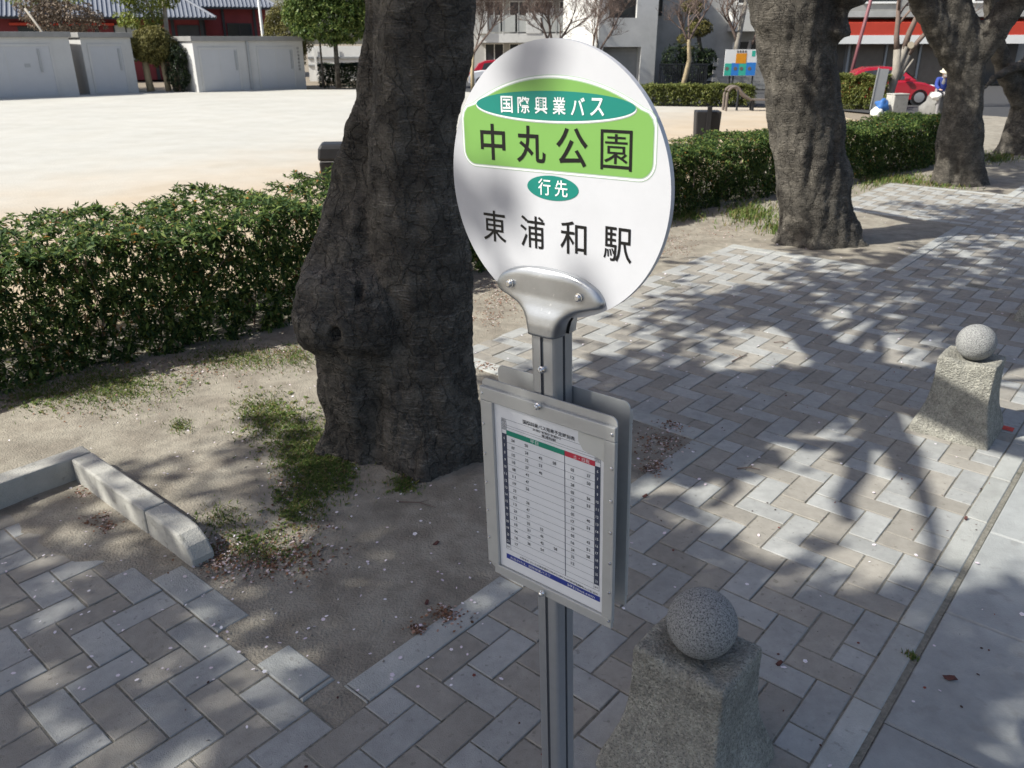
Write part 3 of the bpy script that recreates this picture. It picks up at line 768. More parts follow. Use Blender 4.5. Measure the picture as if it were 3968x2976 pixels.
    for i in range(rows_n):
        zc_ = rz1 - rh * (i + 0.5)
        for k, s_ in enumerate(wk[i].split()): put_text(pr, s_, gx0 + hx + 0.020 + 0.0415 * k, zc_, 0.0098, 0.0078, yt, 0.01)
        for k, s_ in enumerate(we[i].split()): put_text(pr, s_, mid + 0.022 + 0.045 * k, zc_, 0.0098, 0.0078, yt, 0.01)
        hs = str(6 + i)
        for xx in (gx0 + hx / 2, gx1 - hx / 2): put_text(wh, hs, xx, zc_, 0.0035 * len(hs), 0.0072, yt, 0.005)
    put_text(pr, '国際興業バス発車予定時刻表', 0.020, 1.6905, 0.150, 0.0105, yt, 0.012)
    put_text(pr, '東浦02 東浦03 東浦03-2', 0.0150, 1.6790, 0.082, 0.0062, yt, 0.004)
    put_text(pr, '東浦和駅', 0.0210, 1.6705, 0.042, 0.0072, yt, 0.006)
    for k, s_ in enumerate(('種別', '行先', '経由', '時刻')):
        zz = zg1 + (gz1 - zg1) * (3.5 - k) / 4
        for xx in (gx0 + hx / 2, gx1 - hx / 2): put_text(pr, s_, xx, zz, 0.010, 0.0052, yt, 0.0)
    for xx in (gx0 + hx / 2, gx1 - hx / 2): put_text(pr, '備考', xx, 1.3185, 0.0095, 0.0055, yt, 0.0)
    put_text(pr, 'お問合せ さいたま東営業所 048-812-1877 FAX048-878-4366', 0.020, 1.3025, 0.196, 0.0058, yt, 0.004)
    put_text(pr, '2009 中丸公園 国際', 0.130, 1.3005, 0.062, 0.0052, yt, 0.0)
    tag(link('timetable_print', pr, 'ink', paper), kind='stuff')
    put_text(wh, '平日', -0.022, 1.646, 0.024, 0.0095, yt, 0.0)
    put_text(wh, '土・日祝', 0.113, 1.646, 0.044, 0.0095, yt, 0.0)
    put_text(wh, 'お出かけは、国際興業バスで', -0.045, 1.2882, 0.130, 0.0075, yt, 0.0)
    put_text(wh, '5931bus.com', 0.112, 1.2882, 0.080, 0.0070, yt, 0.0)
    tag(link('timetable_white_print', wh, 'ink_white', paper), kind='stuff')
    link('tape_patch', MB().prism([(0.105, 1.713), (0.182, 1.713), (0.182, 1.655), (0.165, 1.662), (0.118, 1.671), (0.105, 1.690)], yp - 0.0016, yp - 0.0012, XZ), 'tape', cs)
    return t
def fixn(o):
    bm = bmesh.new(); bm.from_mesh(o.data); bmesh.ops.recalc_face_normals(bm, faces=bm.faces); bm.to_mesh(o.data); bm.free()
bus_stop()

# ================================================================== STONE BOLLARDS
def bollard_meshes():
    prof = [(-0.03, 0.255, 0.255), (0.0, 0.252, 0.25), (0.05, 0.243, 0.238), (0.10, 0.228, 0.220), (0.16, 0.207, 0.195), (0.23, 0.190, 0.172), (0.32, 0.180, 0.158), (0.42, 0.176, 0.151), (0.50, 0.178, 0.150), (0.527, 0.179, 0.150), (0.540, 0.172, 0.143)]
    N_ = 13
    rr = []
    for z, hx, hy in prof:
        ring = []
        per = [(-1 + 2 * k / N_, -1) for k in range(N_)] + [(1, -1 + 2 * k / N_) for k in range(N_)] + [(1 - 2 * k / N_, 1) for k in range(N_)] + [(-1, 1 - 2 * k / N_) for k in range(N_)]
        for a, b in per:
            ring.append((a * hx, b * hy, z))
        rr.append(ring)
    # top face rings dished to hold the ball
    for f in (0.82, 0.62, 0.42, 0.2):
        z = 0.5405 - (0.033 * max(0, 1 - (f / 0.8) ** 2))
        rr.append([(p[0] * f, p[1] * f, z) for p in rr[10]])
    mb = MB(); mb.rings(rr)
    me = mb.mesh('base', True)
    # scoop hollowed in the front rim, rough stone surface
    for v in me.vertices:
        p = v.co
        if p.z > 0.47 and p.y < -0.09:
            d = math.hypot(p.x / 0.085, (p.z - 0.545) / 0.05)
            if d < 1: p.z -= 0.020 * (1 - d * d); p.y += 0.016 * (1 - d * d)
        q = p * 9
        p += Vector((noise.noise(q), noise.noise(q + Vector((7, 3, 1))), 0.4 * noise.noise(q + Vector((1, 9, 4))))) * 0.006
    sub = bpy.data.objects.new('t', me); m_ = sub.modifiers.new('s', 'SUBSURF'); m_.levels = 2; m_.render_levels = 2
    m_.subdivision_type = 'CATMULL_CLARK'
    COL.objects.link(sub)
    for e in me.edges: pass
    dg = bpy.context.evaluated_depsgraph_get()
    me2 = bpy.data.meshes.new_from_object(sub.evaluated_get(dg))
    bpy.data.objects.remove(sub)
    for v in me2.vertices:
        p = v.co; q = p * 60
        p += Vector(v.normal) * (0.0022 * noise.noise(q) + 0.0016 * noise.noise(p * 140))
    me2.name = 'base'
    me2.polygons.foreach_set('use_smooth', [True] * len(me2.polygons))
    ball = MB().sphere((0, 0, 0.634), 0.122, 48, 28).mesh('ball', True)
    return me2, ball
BASE, BALL = bollard_meshes()
def bollard(x, y, label, rz=0):
    t = thing('stone_bollard', label, 'bollard', (x, y, 0), ANG_B + rz, 'stone ball bollards along the kerb')
    link('base', BASE, 'stone', t); link('ball', BALL, 'granite', t, loc=(0.0, 0.01, 0))
bollard(0.652, 2.262, 'shaded stone bollard with round granite ball right beside the bus stop post')
bollard(3.095, 5.085, 'sunlit stone bollard with granite ball standing on the pavement at right')
bollard(5.17, 7.45, 'third stone bollard farther along the kerb, cut off by the right edge')

# ================================================================== TREES
def remesh(me, vox, disp=None):
    o = bpy.data.objects.new('t', me); COL.objects.link(o)
    m_ = o.modifiers.new('r', 'REMESH'); m_.mode = 'VOXEL'; m_.voxel_size = vox
    s_ = o.modifiers.new('s', 'SMOOTH'); s_.factor = 0.5; s_.iterations = 2
    dg = bpy.context.evaluated_depsgraph_get()
    me2 = bpy.data.meshes.new_from_object(o.evaluated_get(dg))
    bpy.data.objects.remove(o)
    if disp:
        nrm = [v.normal.copy() for v in me2.vertices]
        for v, n_ in zip(me2.vertices, nrm): v.co += n_ * disp(v.co.copy())
    me2.polygons.foreach_set('use_smooth', [True] * len(me2.polygons))
    me2.update()
    return me2
def stem(mb, tab, n=40, ywob=0.0, seed=0, squash=0.85):
    """tab rows: (z, xleft, xright, ycentre)"""
    rr = []
    zs = [r[0] for r in tab]
    z = zs[0]; step = 0.05
    while z <= zs[-1] + 1e-6:
        for i in range(len(tab) - 1):
            if tab[i][0] <= z <= tab[i + 1][0] + 1e-9: break
        a, b = tab[i], tab[i + 1]; k = (z - a[0]) / (b[0] - a[0]); k = k * k * (3 - 2 * k)
        xl, xr, yc = (a[j] + (b[j] - a[j]) * k for j in (1, 2, 3))
        cx, hw = (xl + xr) / 2, (xr - xl) / 2
        ring = []
        for i in range(n):
            th = 2 * math.pi * i / n
            f = 1 + 0.05 * noise.noise(Vector((math.cos(th) * 1.6 + seed, math.sin(th) * 1.6, z * 0.7)))
            foot = max(0, 1 - z / 0.45) ** 2
            f += foot * (0.16 * max(0, math.sin(th * 5 + seed)) + 0.10 * max(0, math.sin(th * 3 + 2 * seed)))
            ring.append((cx + hw * f * math.cos(th), yc + hw * squash * f * math.sin(th), z))
        rr.append(ring); z += step
    mb.rings(rr)
def bark_disp(amp=1.0, seed=0.0, holes=()):
    def f(p):
        q = Vector((p.x * 7, p.y * 7, p.z * 2.2 + seed)); r_ = Vector((p.x * 22, p.y * 22, p.z * 34 + seed))
        low = max(0.35, min(1, 1.6 - p.z * 0.5))
        crack = abs(noise.noise(Vector((p.x * 15, p.y * 15, p.z * 9 + seed))))
        dent = 0.0
        for (hx_, hy_, hz_, hr_, hd_) in holes:
            d2 = ((p.x - hx_) / hr_) ** 2 + ((p.y - hy_) / (hr_ * 2)) ** 2 + ((p.z - hz_) / (hr_ * 1.5)) ** 2
            if d2 < 1: dent -= hd_ * (1 - d2)
        ridge = 0.034 * noise.noise(Vector((p.x * 8.5 + seed, p.y * 8.5, p.z * 0.8)))
        return dent + amp * ridge + amp * (0.028 * noise.noise(q) * low + 0.006 * noise.noise(r_) - 0.013 * max(0, 0.16 - crack) / 0.16 * low + 0.003 * noise.noise(p * 50))
    return f
def grow(seed, starts, levels=4, spread=0.62, up=0.12, ratio=0.72, nkid=(3, 4), minr=0.006, prune=None):
    rd_ = random.Random(seed)
    segs = []; tips = []
    def rec(p, d, L, r, lv):
        path = [p]; rad = [r]
        n = 4
        dd = d.copy()
        for i in range(n):
            dd = (dd + Vector((rd_.gauss(0, 0.13), rd_.gauss(0, 0.13), rd_.gauss(0, 0.10) + up * 0.25))).normalized()
            path.append(path[-1] + dd * L / n); rad.append(r * (1 - 0.45 * (i + 1) / n))
        if prune and lv >= 1 and any(prune(q, lv) for q in path[1:]): return
        segs.append((path, rad, lv))
        if lv >= levels:
            tips.append((path[1], dd)); tips.append((path[2], dd)); tips.append((path[3], dd)); tips.append((path[-1], dd)); return
        if lv == levels - 1: tips.append((path[-1], dd)); tips.append((path[-2], dd))
        for k in range(rd_.randint(*nkid)):
            f = rd_.uniform(0.35, 1.0); i = min(n - 1, int(f * n)); q = path[i].lerp(path[i + 1], f * n - i if f < 1 else 1)
            ax = Vector((rd_.gauss(0, 1), rd_.gauss(0, 1), rd_.gauss(0, 0.55))).normalized()
            nd = (dd * (1 - spread) + ax * spread + Vector((0, 0, up))).normalized()
            rec(q, nd, L * ratio * rd_.uniform(0.75, 1.15), max(minr, rad[i] * rd_.uniform(0.5, 0.68)), lv + 1)
    for p, d, L, r in starts: rec(Vector(p), Vector(d).normalized(), L, r, 0)
    return segs, tips
def crown_mesh(segs, name='branches'):
    mb = MB()
    for path, rad, lv in segs: mb.tube(path, rad, (10, 8, 6, 4, 3, 3)[min(lv, 5)])
    return mb.mesh(name, True)
# unseen crowns thinned for the light: patches of ground to be sunlit (picture coordinates, radii, how much of the crown is left there)
LIT_GAPS = [(1200, 650, 190, 70, .05), (1560, 590, 150, 55, .25), (1900, 560, 420, 110, .75), (1760, 745, 190, 60, .12), (1800, 1000, 560, 170, .06), (1950, 1130, 460, 110, .12),
        (1700, 1220, 260, 100, .25), (2140, 1180, 150, 110, .10), (1420, 1370, 160, 90, .4), (940, 1230, 150, 110, .35), (150, 1200, 300, 120, .45), (300, 1060, 240, 130, .3),
        (600, 1400, 90, 60, .1), (1120, 1550, 90, 60, .1), (430, 880, 300, 60, .4), (1180, 1330, 150, 90, .4), (2050, 440, 300, 50, .6), (700, 1110, 120, 60, .5)]
LIT_GAPS_W = [(2.34, 2.28, .56, .42, 0), (-1.15, 8.4, 1.8, 1.1, .04), (3.55, 5.25, .95, .50, .02), (-3.6, 6.6, .8, .5, .3)]          # (world x, y, radii)
def kept(q):
    t_ = q.z / math.tan(SUN_EL)
    g = Vector((q.x - SUN_H.x * t_, q.y - SUN_H.y * t_, 0))
    k = 1.0
    for tx, ty, tr in ((-0.6, 4.7, .7), (8.6, 15.4, .8), (11.9, 19.6, 1.0)):   # whatever shades these trunks stays
        tt = (tx - q.x) / -SUN_H.x
        if tt > 0.3 and 0 < q.z - tt * math.tan(SUN_EL) < 3.2 and abs(q.y - SUN_H.y * tt - ty) < tr: return 1.1
    for cx, cy, rx, ry, a in LIT_GAPS_W:
        if ((g.x - cx) / rx) ** 2 + ((g.y - cy) / ry) ** 2 < 1: k = min(k, a)
    if g.y > 0.5:
        p = to_px(g)
        for cx, cy, rx, ry, a in LIT_GAPS:
            if ((p[0] - cx) / rx) ** 2 + ((p[1] - cy) / ry) ** 2 < 1 + .5 * noise.noise(g * 1.7): k = min(k, a)
    return k
def blossoms(tips, k, size, sig):
    P = np.array([tuple(t[0]) for t in tips])
    P = np.repeat(P, k, 0) + rng.normal(0, sig, (len(P) * k, 3))
    return flecks(P, size, up=0.2, sides=4)
def cherry(label, tab, starts, seed, vox=0.03, blossoms_k=6, extra=None, amp=1.0, levels=4, second=None, size=0.075, holes=(), nkid=(3, 4)):
    loc = Vector(((tab[0][1] + tab[0][2]) / 2, tab[0][3], 0))
    t = thing('cherry_tree', label, 'tree', loc, 0, 'old cherry trees along the pavement')
    mb = MB(); sh = lambda T: [(z, a - loc.x, b - loc.x, y - loc.y) for z, a, b, y in T]
    stem(mb, sh(tab), seed=seed)
    if second: stem(mb, sh(second), seed=seed + 5)
    for path, rad in (extra or []): mb.tube([Vector(p) - loc for p in path], rad, 16)
    me = remesh(mb.mesh('trunk'), vox, bark_disp(amp, seed, [(a - loc.x, b - loc.y, c, d, e) for a, b, c, d, e in holes]))
    link('trunk', me, 'bark', t)
    segs, tips = grow(seed, [(Vector(p) - loc, d, L, r) for p, d, L, r in starts], levels, nkid=nkid, prune=lambda q, lv: kept(q + loc) < (.03 if lv == 1 else .13))
    # crowns set high out of view for softer shadows, lower where they shade trunks
    clear = lambda q: (q + loc).z > (3.9 if kept(q + loc) > 1 else 5.0) + 0.055 * max(0, (q + loc).y)
    tips = [t_ for t_ in tips if clear(t_[0])]
    rk = random.Random(seed * 3 + 1)
    tips = [t_ for t_ in tips for k_ in (kept(t_[0] + loc),) for _ in range(2 if k_ > 1 else 1) if rk.random() < k_]
    segs = [g_ for g_ in segs if g_[2] == 0 or (clear(g_[0][-1]) and (g_[2] < 3 or rk.random() < kept(g_[0][2] + loc) + .05))]
    tag(link('branches', crown_mesh(segs), 'bark', t), kind='stuff')
    V, F = blossoms(tips, blossoms_k, size, 0.13)
    tag(link('blossom', np_mesh('blossom', V, F), 'blossom', t), kind='stuff')
    return t
K0, K1, SEED0 = 4, 6, 15
T1Y = 4.78
main = [(-0.15, -1.00, -0.12, T1Y), (0.0, -0.97, -0.17, T1Y), (0.18, -0.93, -0.205, T1Y), (0.4, -0.90, -0.236, T1Y), (0.7, -0.89, -0.25, T1Y), (1.2, -0.87, -0.262, T1Y), (1.5, -0.85, -0.283, T1Y), (1.74, -0.83, -0.314, T1Y), (2.0, -0.80, -0.308, T1Y), (2.24, -0.775, -0.264, T1Y), (2.47, -0.755, -0.221, T1Y), (2.7, -0.74, -0.2, T1Y + 0.02), (3.3, -0.72, -0.14, T1Y + 0.05), (3.9, -0.66, -0.10, T1Y + 0.1)]
sec = [(-0.15, -1.33, -0.75, T1Y + 0.05), (0.0, -1.29, -0.75, T1Y + 0.05), (0.18, -1.245, -0.72, T1Y + 0.05), (0.38, -1.27, -0.7, T1Y + 0.05), (0.6, -1.255, -0.68, T1Y + 0.04), (0.725, -1.265, -0.66, T1Y), (0.85, -1.345, -0.62, T1Y - 0.04), (0.97, -1.35, -0.62, T1Y - 0.06), (1.12, -1.31, -0.62, T1Y + 0.0), (1.35, -1.235, -0.62, T1Y + 0.20), (1.5, -1.185, -0.62, T1Y + 0.25), (1.74, -1.083, -0.62, T1Y + 0.27), (2.0, -1.005, -0.60, T1Y + 0.28), (2.24, -0.915, -0.56, T1Y + 0.29), (2.7, -0.825, -0.52, T1Y + 0.32), (3.3, -0.86, -0.54, T1Y + 0.25), (3.9, -0.95, -0.6, T1Y + 0.35)]
cherry('massive dark gnarled cherry trunk with a burl, behind the bus stop post', main,
       [((-0.38, 4.95, 3.7), (0.62, 0.45, 0.6), 2.6, 0.21), ((-0.35, 4.9, 3.7), (0.5, 0.75, 0.6), 2.6, 0.19), ((-0.77, 5.1, 3.7), (-0.55, 0.55, 0.65), 2.4, 0.16), ((-0.4, 4.9, 3.8), (0.15, 0.1, 1.0), 2.4, 0.17), ((-0.8, 5.0, 3.6), (-0.85, -0.2, 0.5), 3.0, 0.18), ((-0.8, 5.1, 3.6), (-0.7, 0.4, 0.5), 3.0, 0.16), ((-0.6, 4.7, 3.6), (-0.6, -0.7, 0.55), 2.8, 0.16), ((-.8, 4.9, 3.8), (-.88, -.42, .22), 3.4, .15), ((-.8, 4.8, 3.7), (-.85, -.5, .40), 3.4, .15), ((-.8, 4.9, 3.8), (-.9, -.33, .05), 3.0, .14), ((-.8, 4.8, 3.6), (-.86, -.44, .62), 3.4, .14), ((-.8, 5.0, 3.8), (-.9, -.2, .3), 3.2, .14)], 3, 0.017, K1, second=sec, size=0.085,  # several leftward limbs added out of view to keep this trunk in shade
       holes=[(-0.84, 4.45, 1.40, .055, .09), (-1.03, 4.40, 0.93, .045, .11), (-0.84, 4.45, 1.22, .05, .07), (-0.86, 4.45, 1.62, .04, .05)] + [(-.745 - .075 * (3.2 - z_ * .06) - .012 * math.sin(z_ * .9), 4.52, z_ * .06, .030, .075) for z_ in range(19, 60)])
def edges(tab, Y0):
    """trunk outline read at picture heights -> (z, xl, xr, y)"""
    out = []
    for y, l, r_ in tab:
        a = at(l, y, Y0); b = at(r_, y, Y0); out.append((a.z, a.x, b.x, Y0))
    out.sort(); return out
t2 = edges([(575, 1672, 1868), (535, 1680, 1856), (500, 1688, 1850), (400, 1680, 1836), (300, 1668, 1823), (200, 1655, 1812), (100, 1640, 1800), (40, 1625, 1805)], 10.75)
zt, xl, xr, yy = t2[-1]
cherry('greyish cherry trunk with sun on its left side, just right of the round sign', t2 + [(zt + 0.5, xl - 0.12, xr + 0.05, yy + .1)],
       [((xl + 0.25, yy + .1, zt + 0.3), (-0.5, -0.1, 0.8), 2.4, 0.22), ((xr - 0.3, yy + .1, zt + 0.3), (0.7, -0.1, 0.75), 2.6, 0.22), ((xr - 0.4, yy + .2, zt + 0.4), (0.1, 0.75, 0.7), 2.3, 0.18), ((xl + .3, yy + .1, zt + .3), (-.8, .3, .5), 2.8, .16), ((xl + .5, yy, zt + 0.4), (0.1, -0.7, 0.75), 2.3, 0.18)], 5, 0.032, 5,
       extra=[([at(1770, 110, 10.7), at(1800, 60, 10.6), at(1835, -10, 10.5), at(1900, -100, 10.3)], [0.26, 0.24, 0.20, 0.17])])
t3 = edges([(440, 2004, 2134), (410, 2016, 2126), (380, 2020, 2122), (300, 2024, 2120), (240, 2038, 2120), (200, 2048, 2121), (150, 2050, 2126), (100, 2038, 2126), (60, 2026, 2112), (0, 2020, 2095)], 15.4)
zt, xl, xr, yy = t3[-1]
cherry('dark forked cherry trunk between the two clipped hedges at far right', t3 + [(zt + 0.5, xl, xr, yy)],
       [((xl + 0.3, yy, zt + 0.2), (0.0, 0.2, 1.0), 2.3, 0.2), ((xl + .3, yy, zt + .2), (0.1, -0.7, 0.7), 2.3, 0.18), ((xl + .3, yy, zt + .2), (0.1, 0.8, 0.6), 2.3, 0.18), ((xl + .2, yy, zt + .2), (-.85, -.2, .55), 3.0, .18), ((xl + .2, yy, zt + .2), (-.75, .35, .55), 3.0, .16)], 8, 0.045, 8,  # the two leftward limbs are added unseen to darken the trunk with shade
       extra=[([at(2080, 165, 15.4), at(2038, 85, 15.3), at(1990, 0, 15.2), at(1945, -70, 15)], [0.22, 0.23, 0.20, 0.17]), ([at(2095, 130, 15.4), at(2140, 75, 15.3), at(2185, 15, 15.2), at(2240, -60, 15)], [0.27, 0.25, 0.22, 0.18])])
t4 = edges([(350, 2142, 2262), (330, 2155, 2250), (300, 2165, 2245), (250, 2180, 2248), (200, 2196, 2256), (120, 2215, 2280), (0, 2240, 2310)], 19.6)
zt, xl, xr, yy = t4[-1]
cherry('leaning cherry trunk at the right edge with a low limb reaching left', t4 + [(zt + .4, xl + .1, xr + .1, yy)],
       [((xr - 0.3, yy, zt), (0.2, -0.2, 0.9), 2.2, 0.2), ((xr - 0.3, yy, zt), (-0.5, 0.5, 0.7), 2.2, 0.2), ((xr - .3, yy, zt), (-.85, -.1, .5), 3.0, .18)], 9, 0.05, 7,  # last limb added above the view for more shade on the trunk
       extra=[([at(2228, 260, 19.6), at(2200, 205, 19.5), at(2172, 160, 19.4), at(2152, 95, 19.3), at(2140, 10, 19.3), at(2132, -60, 19.3)], [0.28, 0.24, 0.20, 0.17, 0.14, .12]), ([at(2240, 170, 19.6), at(2215, 140, 19.2), at(2185, 150, 19.0), at(2145, 172, 18.8), at(2120, 200, 18.7)], [0.17, 0.13, 0.10, 0.07, 0.03])])
# the neighbouring cherry on the near side, outside the frame, whose crown dapples the foreground
cherry('cherry tree of the same row standing outside the picture at left', [(-0.1, -5.75, -4.75, -0.7), (0.5, -5.6, -4.9, -0.7), (1.5, -5.55, -4.95, -0.7), (4.4, -5.5, -5.0, -0.7)],
       [((-5.2, -0.7, 4.2), (0.8, 0.1, 0.55), 2.8, 0.2), ((-5.2, -0.7, 4.2), (0.1, 0.8, 0.55), 2.8, 0.2), ((-5.3, -0.7, 4.2), (-0.7, 0.3, 0.6), 2.8, 0.18), ((-5.2, -0.7, 4.2), (0.2, -0.8, 0.6), 2.8, 0.18), ((-5.2, -0.7, 4.3), (0.05, 0.0, 1.0), 2.4, 0.17), ((-5.2, -0.7, 4.2), (-0.3, 0.9, 0.5), 3.0, 0.18), ((-5.2, -0.7, 4.2), (0.5, 0.8, 0.6), 2.9, 0.18), ((-5.3, -0.7, 4.2), (-0.6, 0.6, 0.5), 3.0, 0.17), ((-5.3, -0.7, 4.2), (-0.85, 0.35, 0.45), 2.9, 0.17), ((-5.2, -0.7, 4.2), (-0.15, 0.9, 0.35), 3.0, 0.16), ((-5.3, -0.7, 4.3), (-0.4, 0.5, 0.8), 2.8, 0.15)], SEED0, 0.06, K0, size=0.085)  # extra leftward limbs added to throw shade on the near left paving

# ------------------------------------------------------------------ hedges
def hedge(name, label, front, depth, height, n, leaf, m, cat='hedge', k=7, seed=0, box=None, hvar=0.14, stems=True, group=None):
    """front: list of ground points along the near side; depth pushes away to the left of travel"""
    F_ = [Vector(p) for p in front]
    loc = F_[0].lerp(F_[-1], 0.5); loc.z = 0
    t = thing(name, label, cat, loc, 0, group)
    Ls = [(F_[i + 1] - F_[i]).length for i in range(len(F_) - 1)]; tot = sum(Ls)
    P = np.empty((n, 3)); N = np.empty((n, 3))
    for q in range(n):
        s_ = rng.uniform(0, tot); i = 0
        while s_ > Ls[i] and i < len(Ls) - 1: s_ -= Ls[i]; i += 1
        a = F_[i].lerp(F_[i + 1], min(1, s_ / Ls[i])); d = (F_[i + 1] - F_[i]).normalized(); nrm = Vector((-d.y, d.x, 0))
        u = rng.random(); 
        hh = height * (1 + hvar * noise.noise(a * 1.7) + 0.5 * hvar * noise.noise(a * 5))
        fr = 0.10 * noise.noise(a * 1.3 + Vector((3, 0, 0))) + 0.05 * noise.noise(a * 4)
        if u < 0.42:                        # near face
            z = hh * rng.uniform(0.0, 1.0); off = fr + 0.02 + abs(rng.normal(0, 0.09)); nn = -nrm + Vector((0, 0, 0.5))
            off += 0.10 * max(0, (z / hh - 0.75) / 0.25) ** 2
        elif u < 0.72:                      # top
            w = rng.random(); off = fr + depth * w; z = hh - abs(rng.normal(0, 0.05)) - 0.03 * noise.noise(Vector((a.x * 3, off * 3, 0))) * 1.5; nn = Vector((0, 0, 1)) - nrm * 0.2
        else:                               # inside
            off = rng.uniform(0.1, depth); z = hh * rng.uniform(0.1, 0.9); nn = Vector((rng.normal(), rng.normal(), 0.6))
        dens = noise.noise(Vector((a.x * 1.9, a.y * 1.9, z * 2.6))) + .5 * noise.noise(Vector((a.x * 5, a.y * 5, z * 5)))
        if dens < -0.22 and u < 0.72: off += 0.28 * min(1, -dens)
        p = a + nrm * off - loc
        P[q] = (p.x, p.y, z); N[q] = nn + Vector((rng.normal(0, 0.45), rng.normal(0, 0.45), rng.normal(0, 0.3)))
    V, Fq = rosettes(P, N, leaf, leaf * 0.36, k)
    tag(link('foliage', np_mesh('foliage', V, Fq), m, t), kind='stuff')
    if stems:
        mb = MB()
        for q in range(int(tot * 9)):
            s_ = rng.uniform(0, tot); i = 0
            while s_ > Ls[i] and i < len(Ls) - 1: s_ -= Ls[i]; i += 1
            a = F_[i].lerp(F_[i + 1], s_ / Ls[i]); d = (F_[i + 1] - F_[i]).normalized(); nrm = Vector((-d.y, d.x, 0))
            b = a + nrm * rng.uniform(0.12, depth * 0.9) - loc; b.z = -0.02
            c = b + Vector((rng.normal(0, 0.12), rng.normal(0, 0.12), height * 0.5)); e = c + Vector((rng.normal(0, 0.2), rng.normal(0, 0.2), height * 0.42))
            mb.tube([b, c, e], [0.010, 0.007, 0.003], 4)
        tag(link('stems', mb, 'twig', t), kind='stuff')
    return t
hedge('azalea_hedge', 'long leafy azalea hedge at left, behind the big trunk, sand beyond it', [g2w(-40.5, 46), g2w(-40.0, 20), g2w(-37.2, 6), g2w(-36.5, -30)], 1.85, 1.02, 16000, 0.067, 'azalea', seed=1)
hedge('azalea_hedge', 'dark green clipped hedge behind the second and third trunks at right', [g2w(-36.3, -34), g2w(-35, -50), g2w(-31, -72), g2w(-26.5, -92), g2w(-24, -108)], 1.4, 0.92, 19000, 0.06, 'azalea', seed=2, k=6)
hedge('low_hedge', 'low sunlit yellow green hedge below the picture board across the sand', [(11.0, 34.7, 0), (4.0, 35.6, 0)][::-1] and [(3.6, 35.6, 0), (9.9, 35.0, 0)], 1.3, 0.72, 4200, 0.11, 'hedge_leaf', k=5, stems=False)
hedge('low_hedge', 'squat yellow green hedge in front of the red car', [(12.2, 33.8, 0), (14.2, 32.7, 0)], 1.6, 1.12, 3200, 0.10, 'hedge_leaf', k=5, stems=False)
hedge('low_hedge', 'dark shaded hedge at the foot of the evergreen past the sheds', [(-11.1, 49.4, 0), (-7.2, 48.0, 0)], 1.2, 1.2, 2800, 0.12, 'dark_leaf', k=5, stems=False)

def leaf_tree(name, label, cat, base, trunk, blobs, n, leaf, m, bark='bark_pale', trunks=None, branchy=True, k=4, twigs=None):
    """trunk: list of (point, radius); blobs: (centre, radii) in metres from the base"""
    t = thing(name, label, cat, base)
    mb = MB()
    for path in ([trunk] + (trunks or [])):
        if path: mb.tube([p for p, r in path], [r for p, r in path], 10)
    if mb.v: link('trunk', mb, bark, t, smooth=True)
    vol = [r[0] * r[1] * r[2] for c, r in blobs]; tv = sum(vol)
    Ps, Ns = [], []
    for (c, r), v in zip(blobs, vol):
        q = max(20, int(n * v / tv))
        D = unit(rng.normal(0, 1, (q, 3))); rad = rng.uniform(0.25, 1, q) ** 0.35
        lump = np.array([1 + 0.28 * noise.noise(Vector(d * 2.2) + Vector(c)) for d in D])
        Ps.append(np.array(c) + D * np.array(r) * (rad * lump)[:, None]); Ns.append(D + rng.normal(0, 0.4, (q, 3)) + [0, 0, 0.3])
    P = np.concatenate(Ps); N = np.concatenate(Ns)
    V, F = rosettes(P, N, leaf, leaf * 0.5, k)
    tag(link('crown', np_mesh('crown', V, F), m, t), kind='stuff')
    if twigs:
        segs, tips = grow(twigs[0], twigs[1], twigs[2]); link('branches', crown_mesh(segs), bark, t)
    return t
def bare_tree(label, base, starts, seed, bark='bark_pale', levels=4, trunk=None, spread=0.5, ratio=0.7, nkid=(3, 4), minr=0.006, up=0.15):
    t = thing('bare_tree', label, 'tree', base)
    mb = MB()
    for path in trunk: mb.tube([p for p, r in path], [r for p, r in path], 9)
    link('trunk', mb, bark, t, smooth=True)
    segs, tips = grow(seed, starts, levels, spread, up, ratio, nkid, minr)
    link('branches', crown_mesh(segs), 'twig' if bark != 'bark_buff' else 'twig', t)
    return t

# ================================================================== STORAGE SHEDS
def shed(label, p0, p1, h, depth, doors, side_white=True):
    """front wall runs p0 -> p1 on the ground"""
    p0 = Vector(p0); p1 = Vector(p1); L = (p1 - p0).length; a = math.atan2((p1 - p0).y, (p1 - p0).x)
    t = thing('storage_shed', label, 'shed', p0, a, 'storage sheds along the far side of the sand')
    link('wall', MB().box(0, L, 0, depth, -0.1, h - 0.24), 'shed_wall', t)
    link('roof', MB().box(-0.10, L + 0.10, -0.14, depth + 0.1, h - 0.24, h), 'shed_roof', t, bevel=0.02)
    for x0, x1, hx in doors:
        fr = link('door_frame', MB().box(x0 - 0.10, x1 + 0.10, -0.035, 0.0, h - 0.62, h - 0.52).box(x0 - 0.10, x0, -0.035, 0, 0.02, h - 0.62).box(x1, x1 + 0.10, -0.035, 0, 0.02, h - 0.62), 'shed_wall', t)
        d_ = link('door', MB().box(x0, x1, -0.012, 0.0, 0.04, h - 0.62), 'shed_door', t)
        link('handle', MB().box(hx - 0.045, hx + 0.045, -0.05, -0.012, h * 0.38, h * 0.74), 'grey_metal', d_)
        link('door_seam', MB().box((x0 + x1) / 2 - 0.012, (x0 + x1) / 2 + 0.012, -0.018, -0.012, 0.04, h - 0.62), 'shed_wall', d_)
    return t
s1 = shed('big grey shed with dark flat roof at the far left edge', (-26.0, 38.0, 0), (-21.25, 42.2, 0), 2.86, 3.2, [(1.6, 5.4, 4.9)])
link('number_mark', MB().box(4.2, 4.45, -0.022, -0.014, 1.32, 1.48), 'grey_metal', s1)
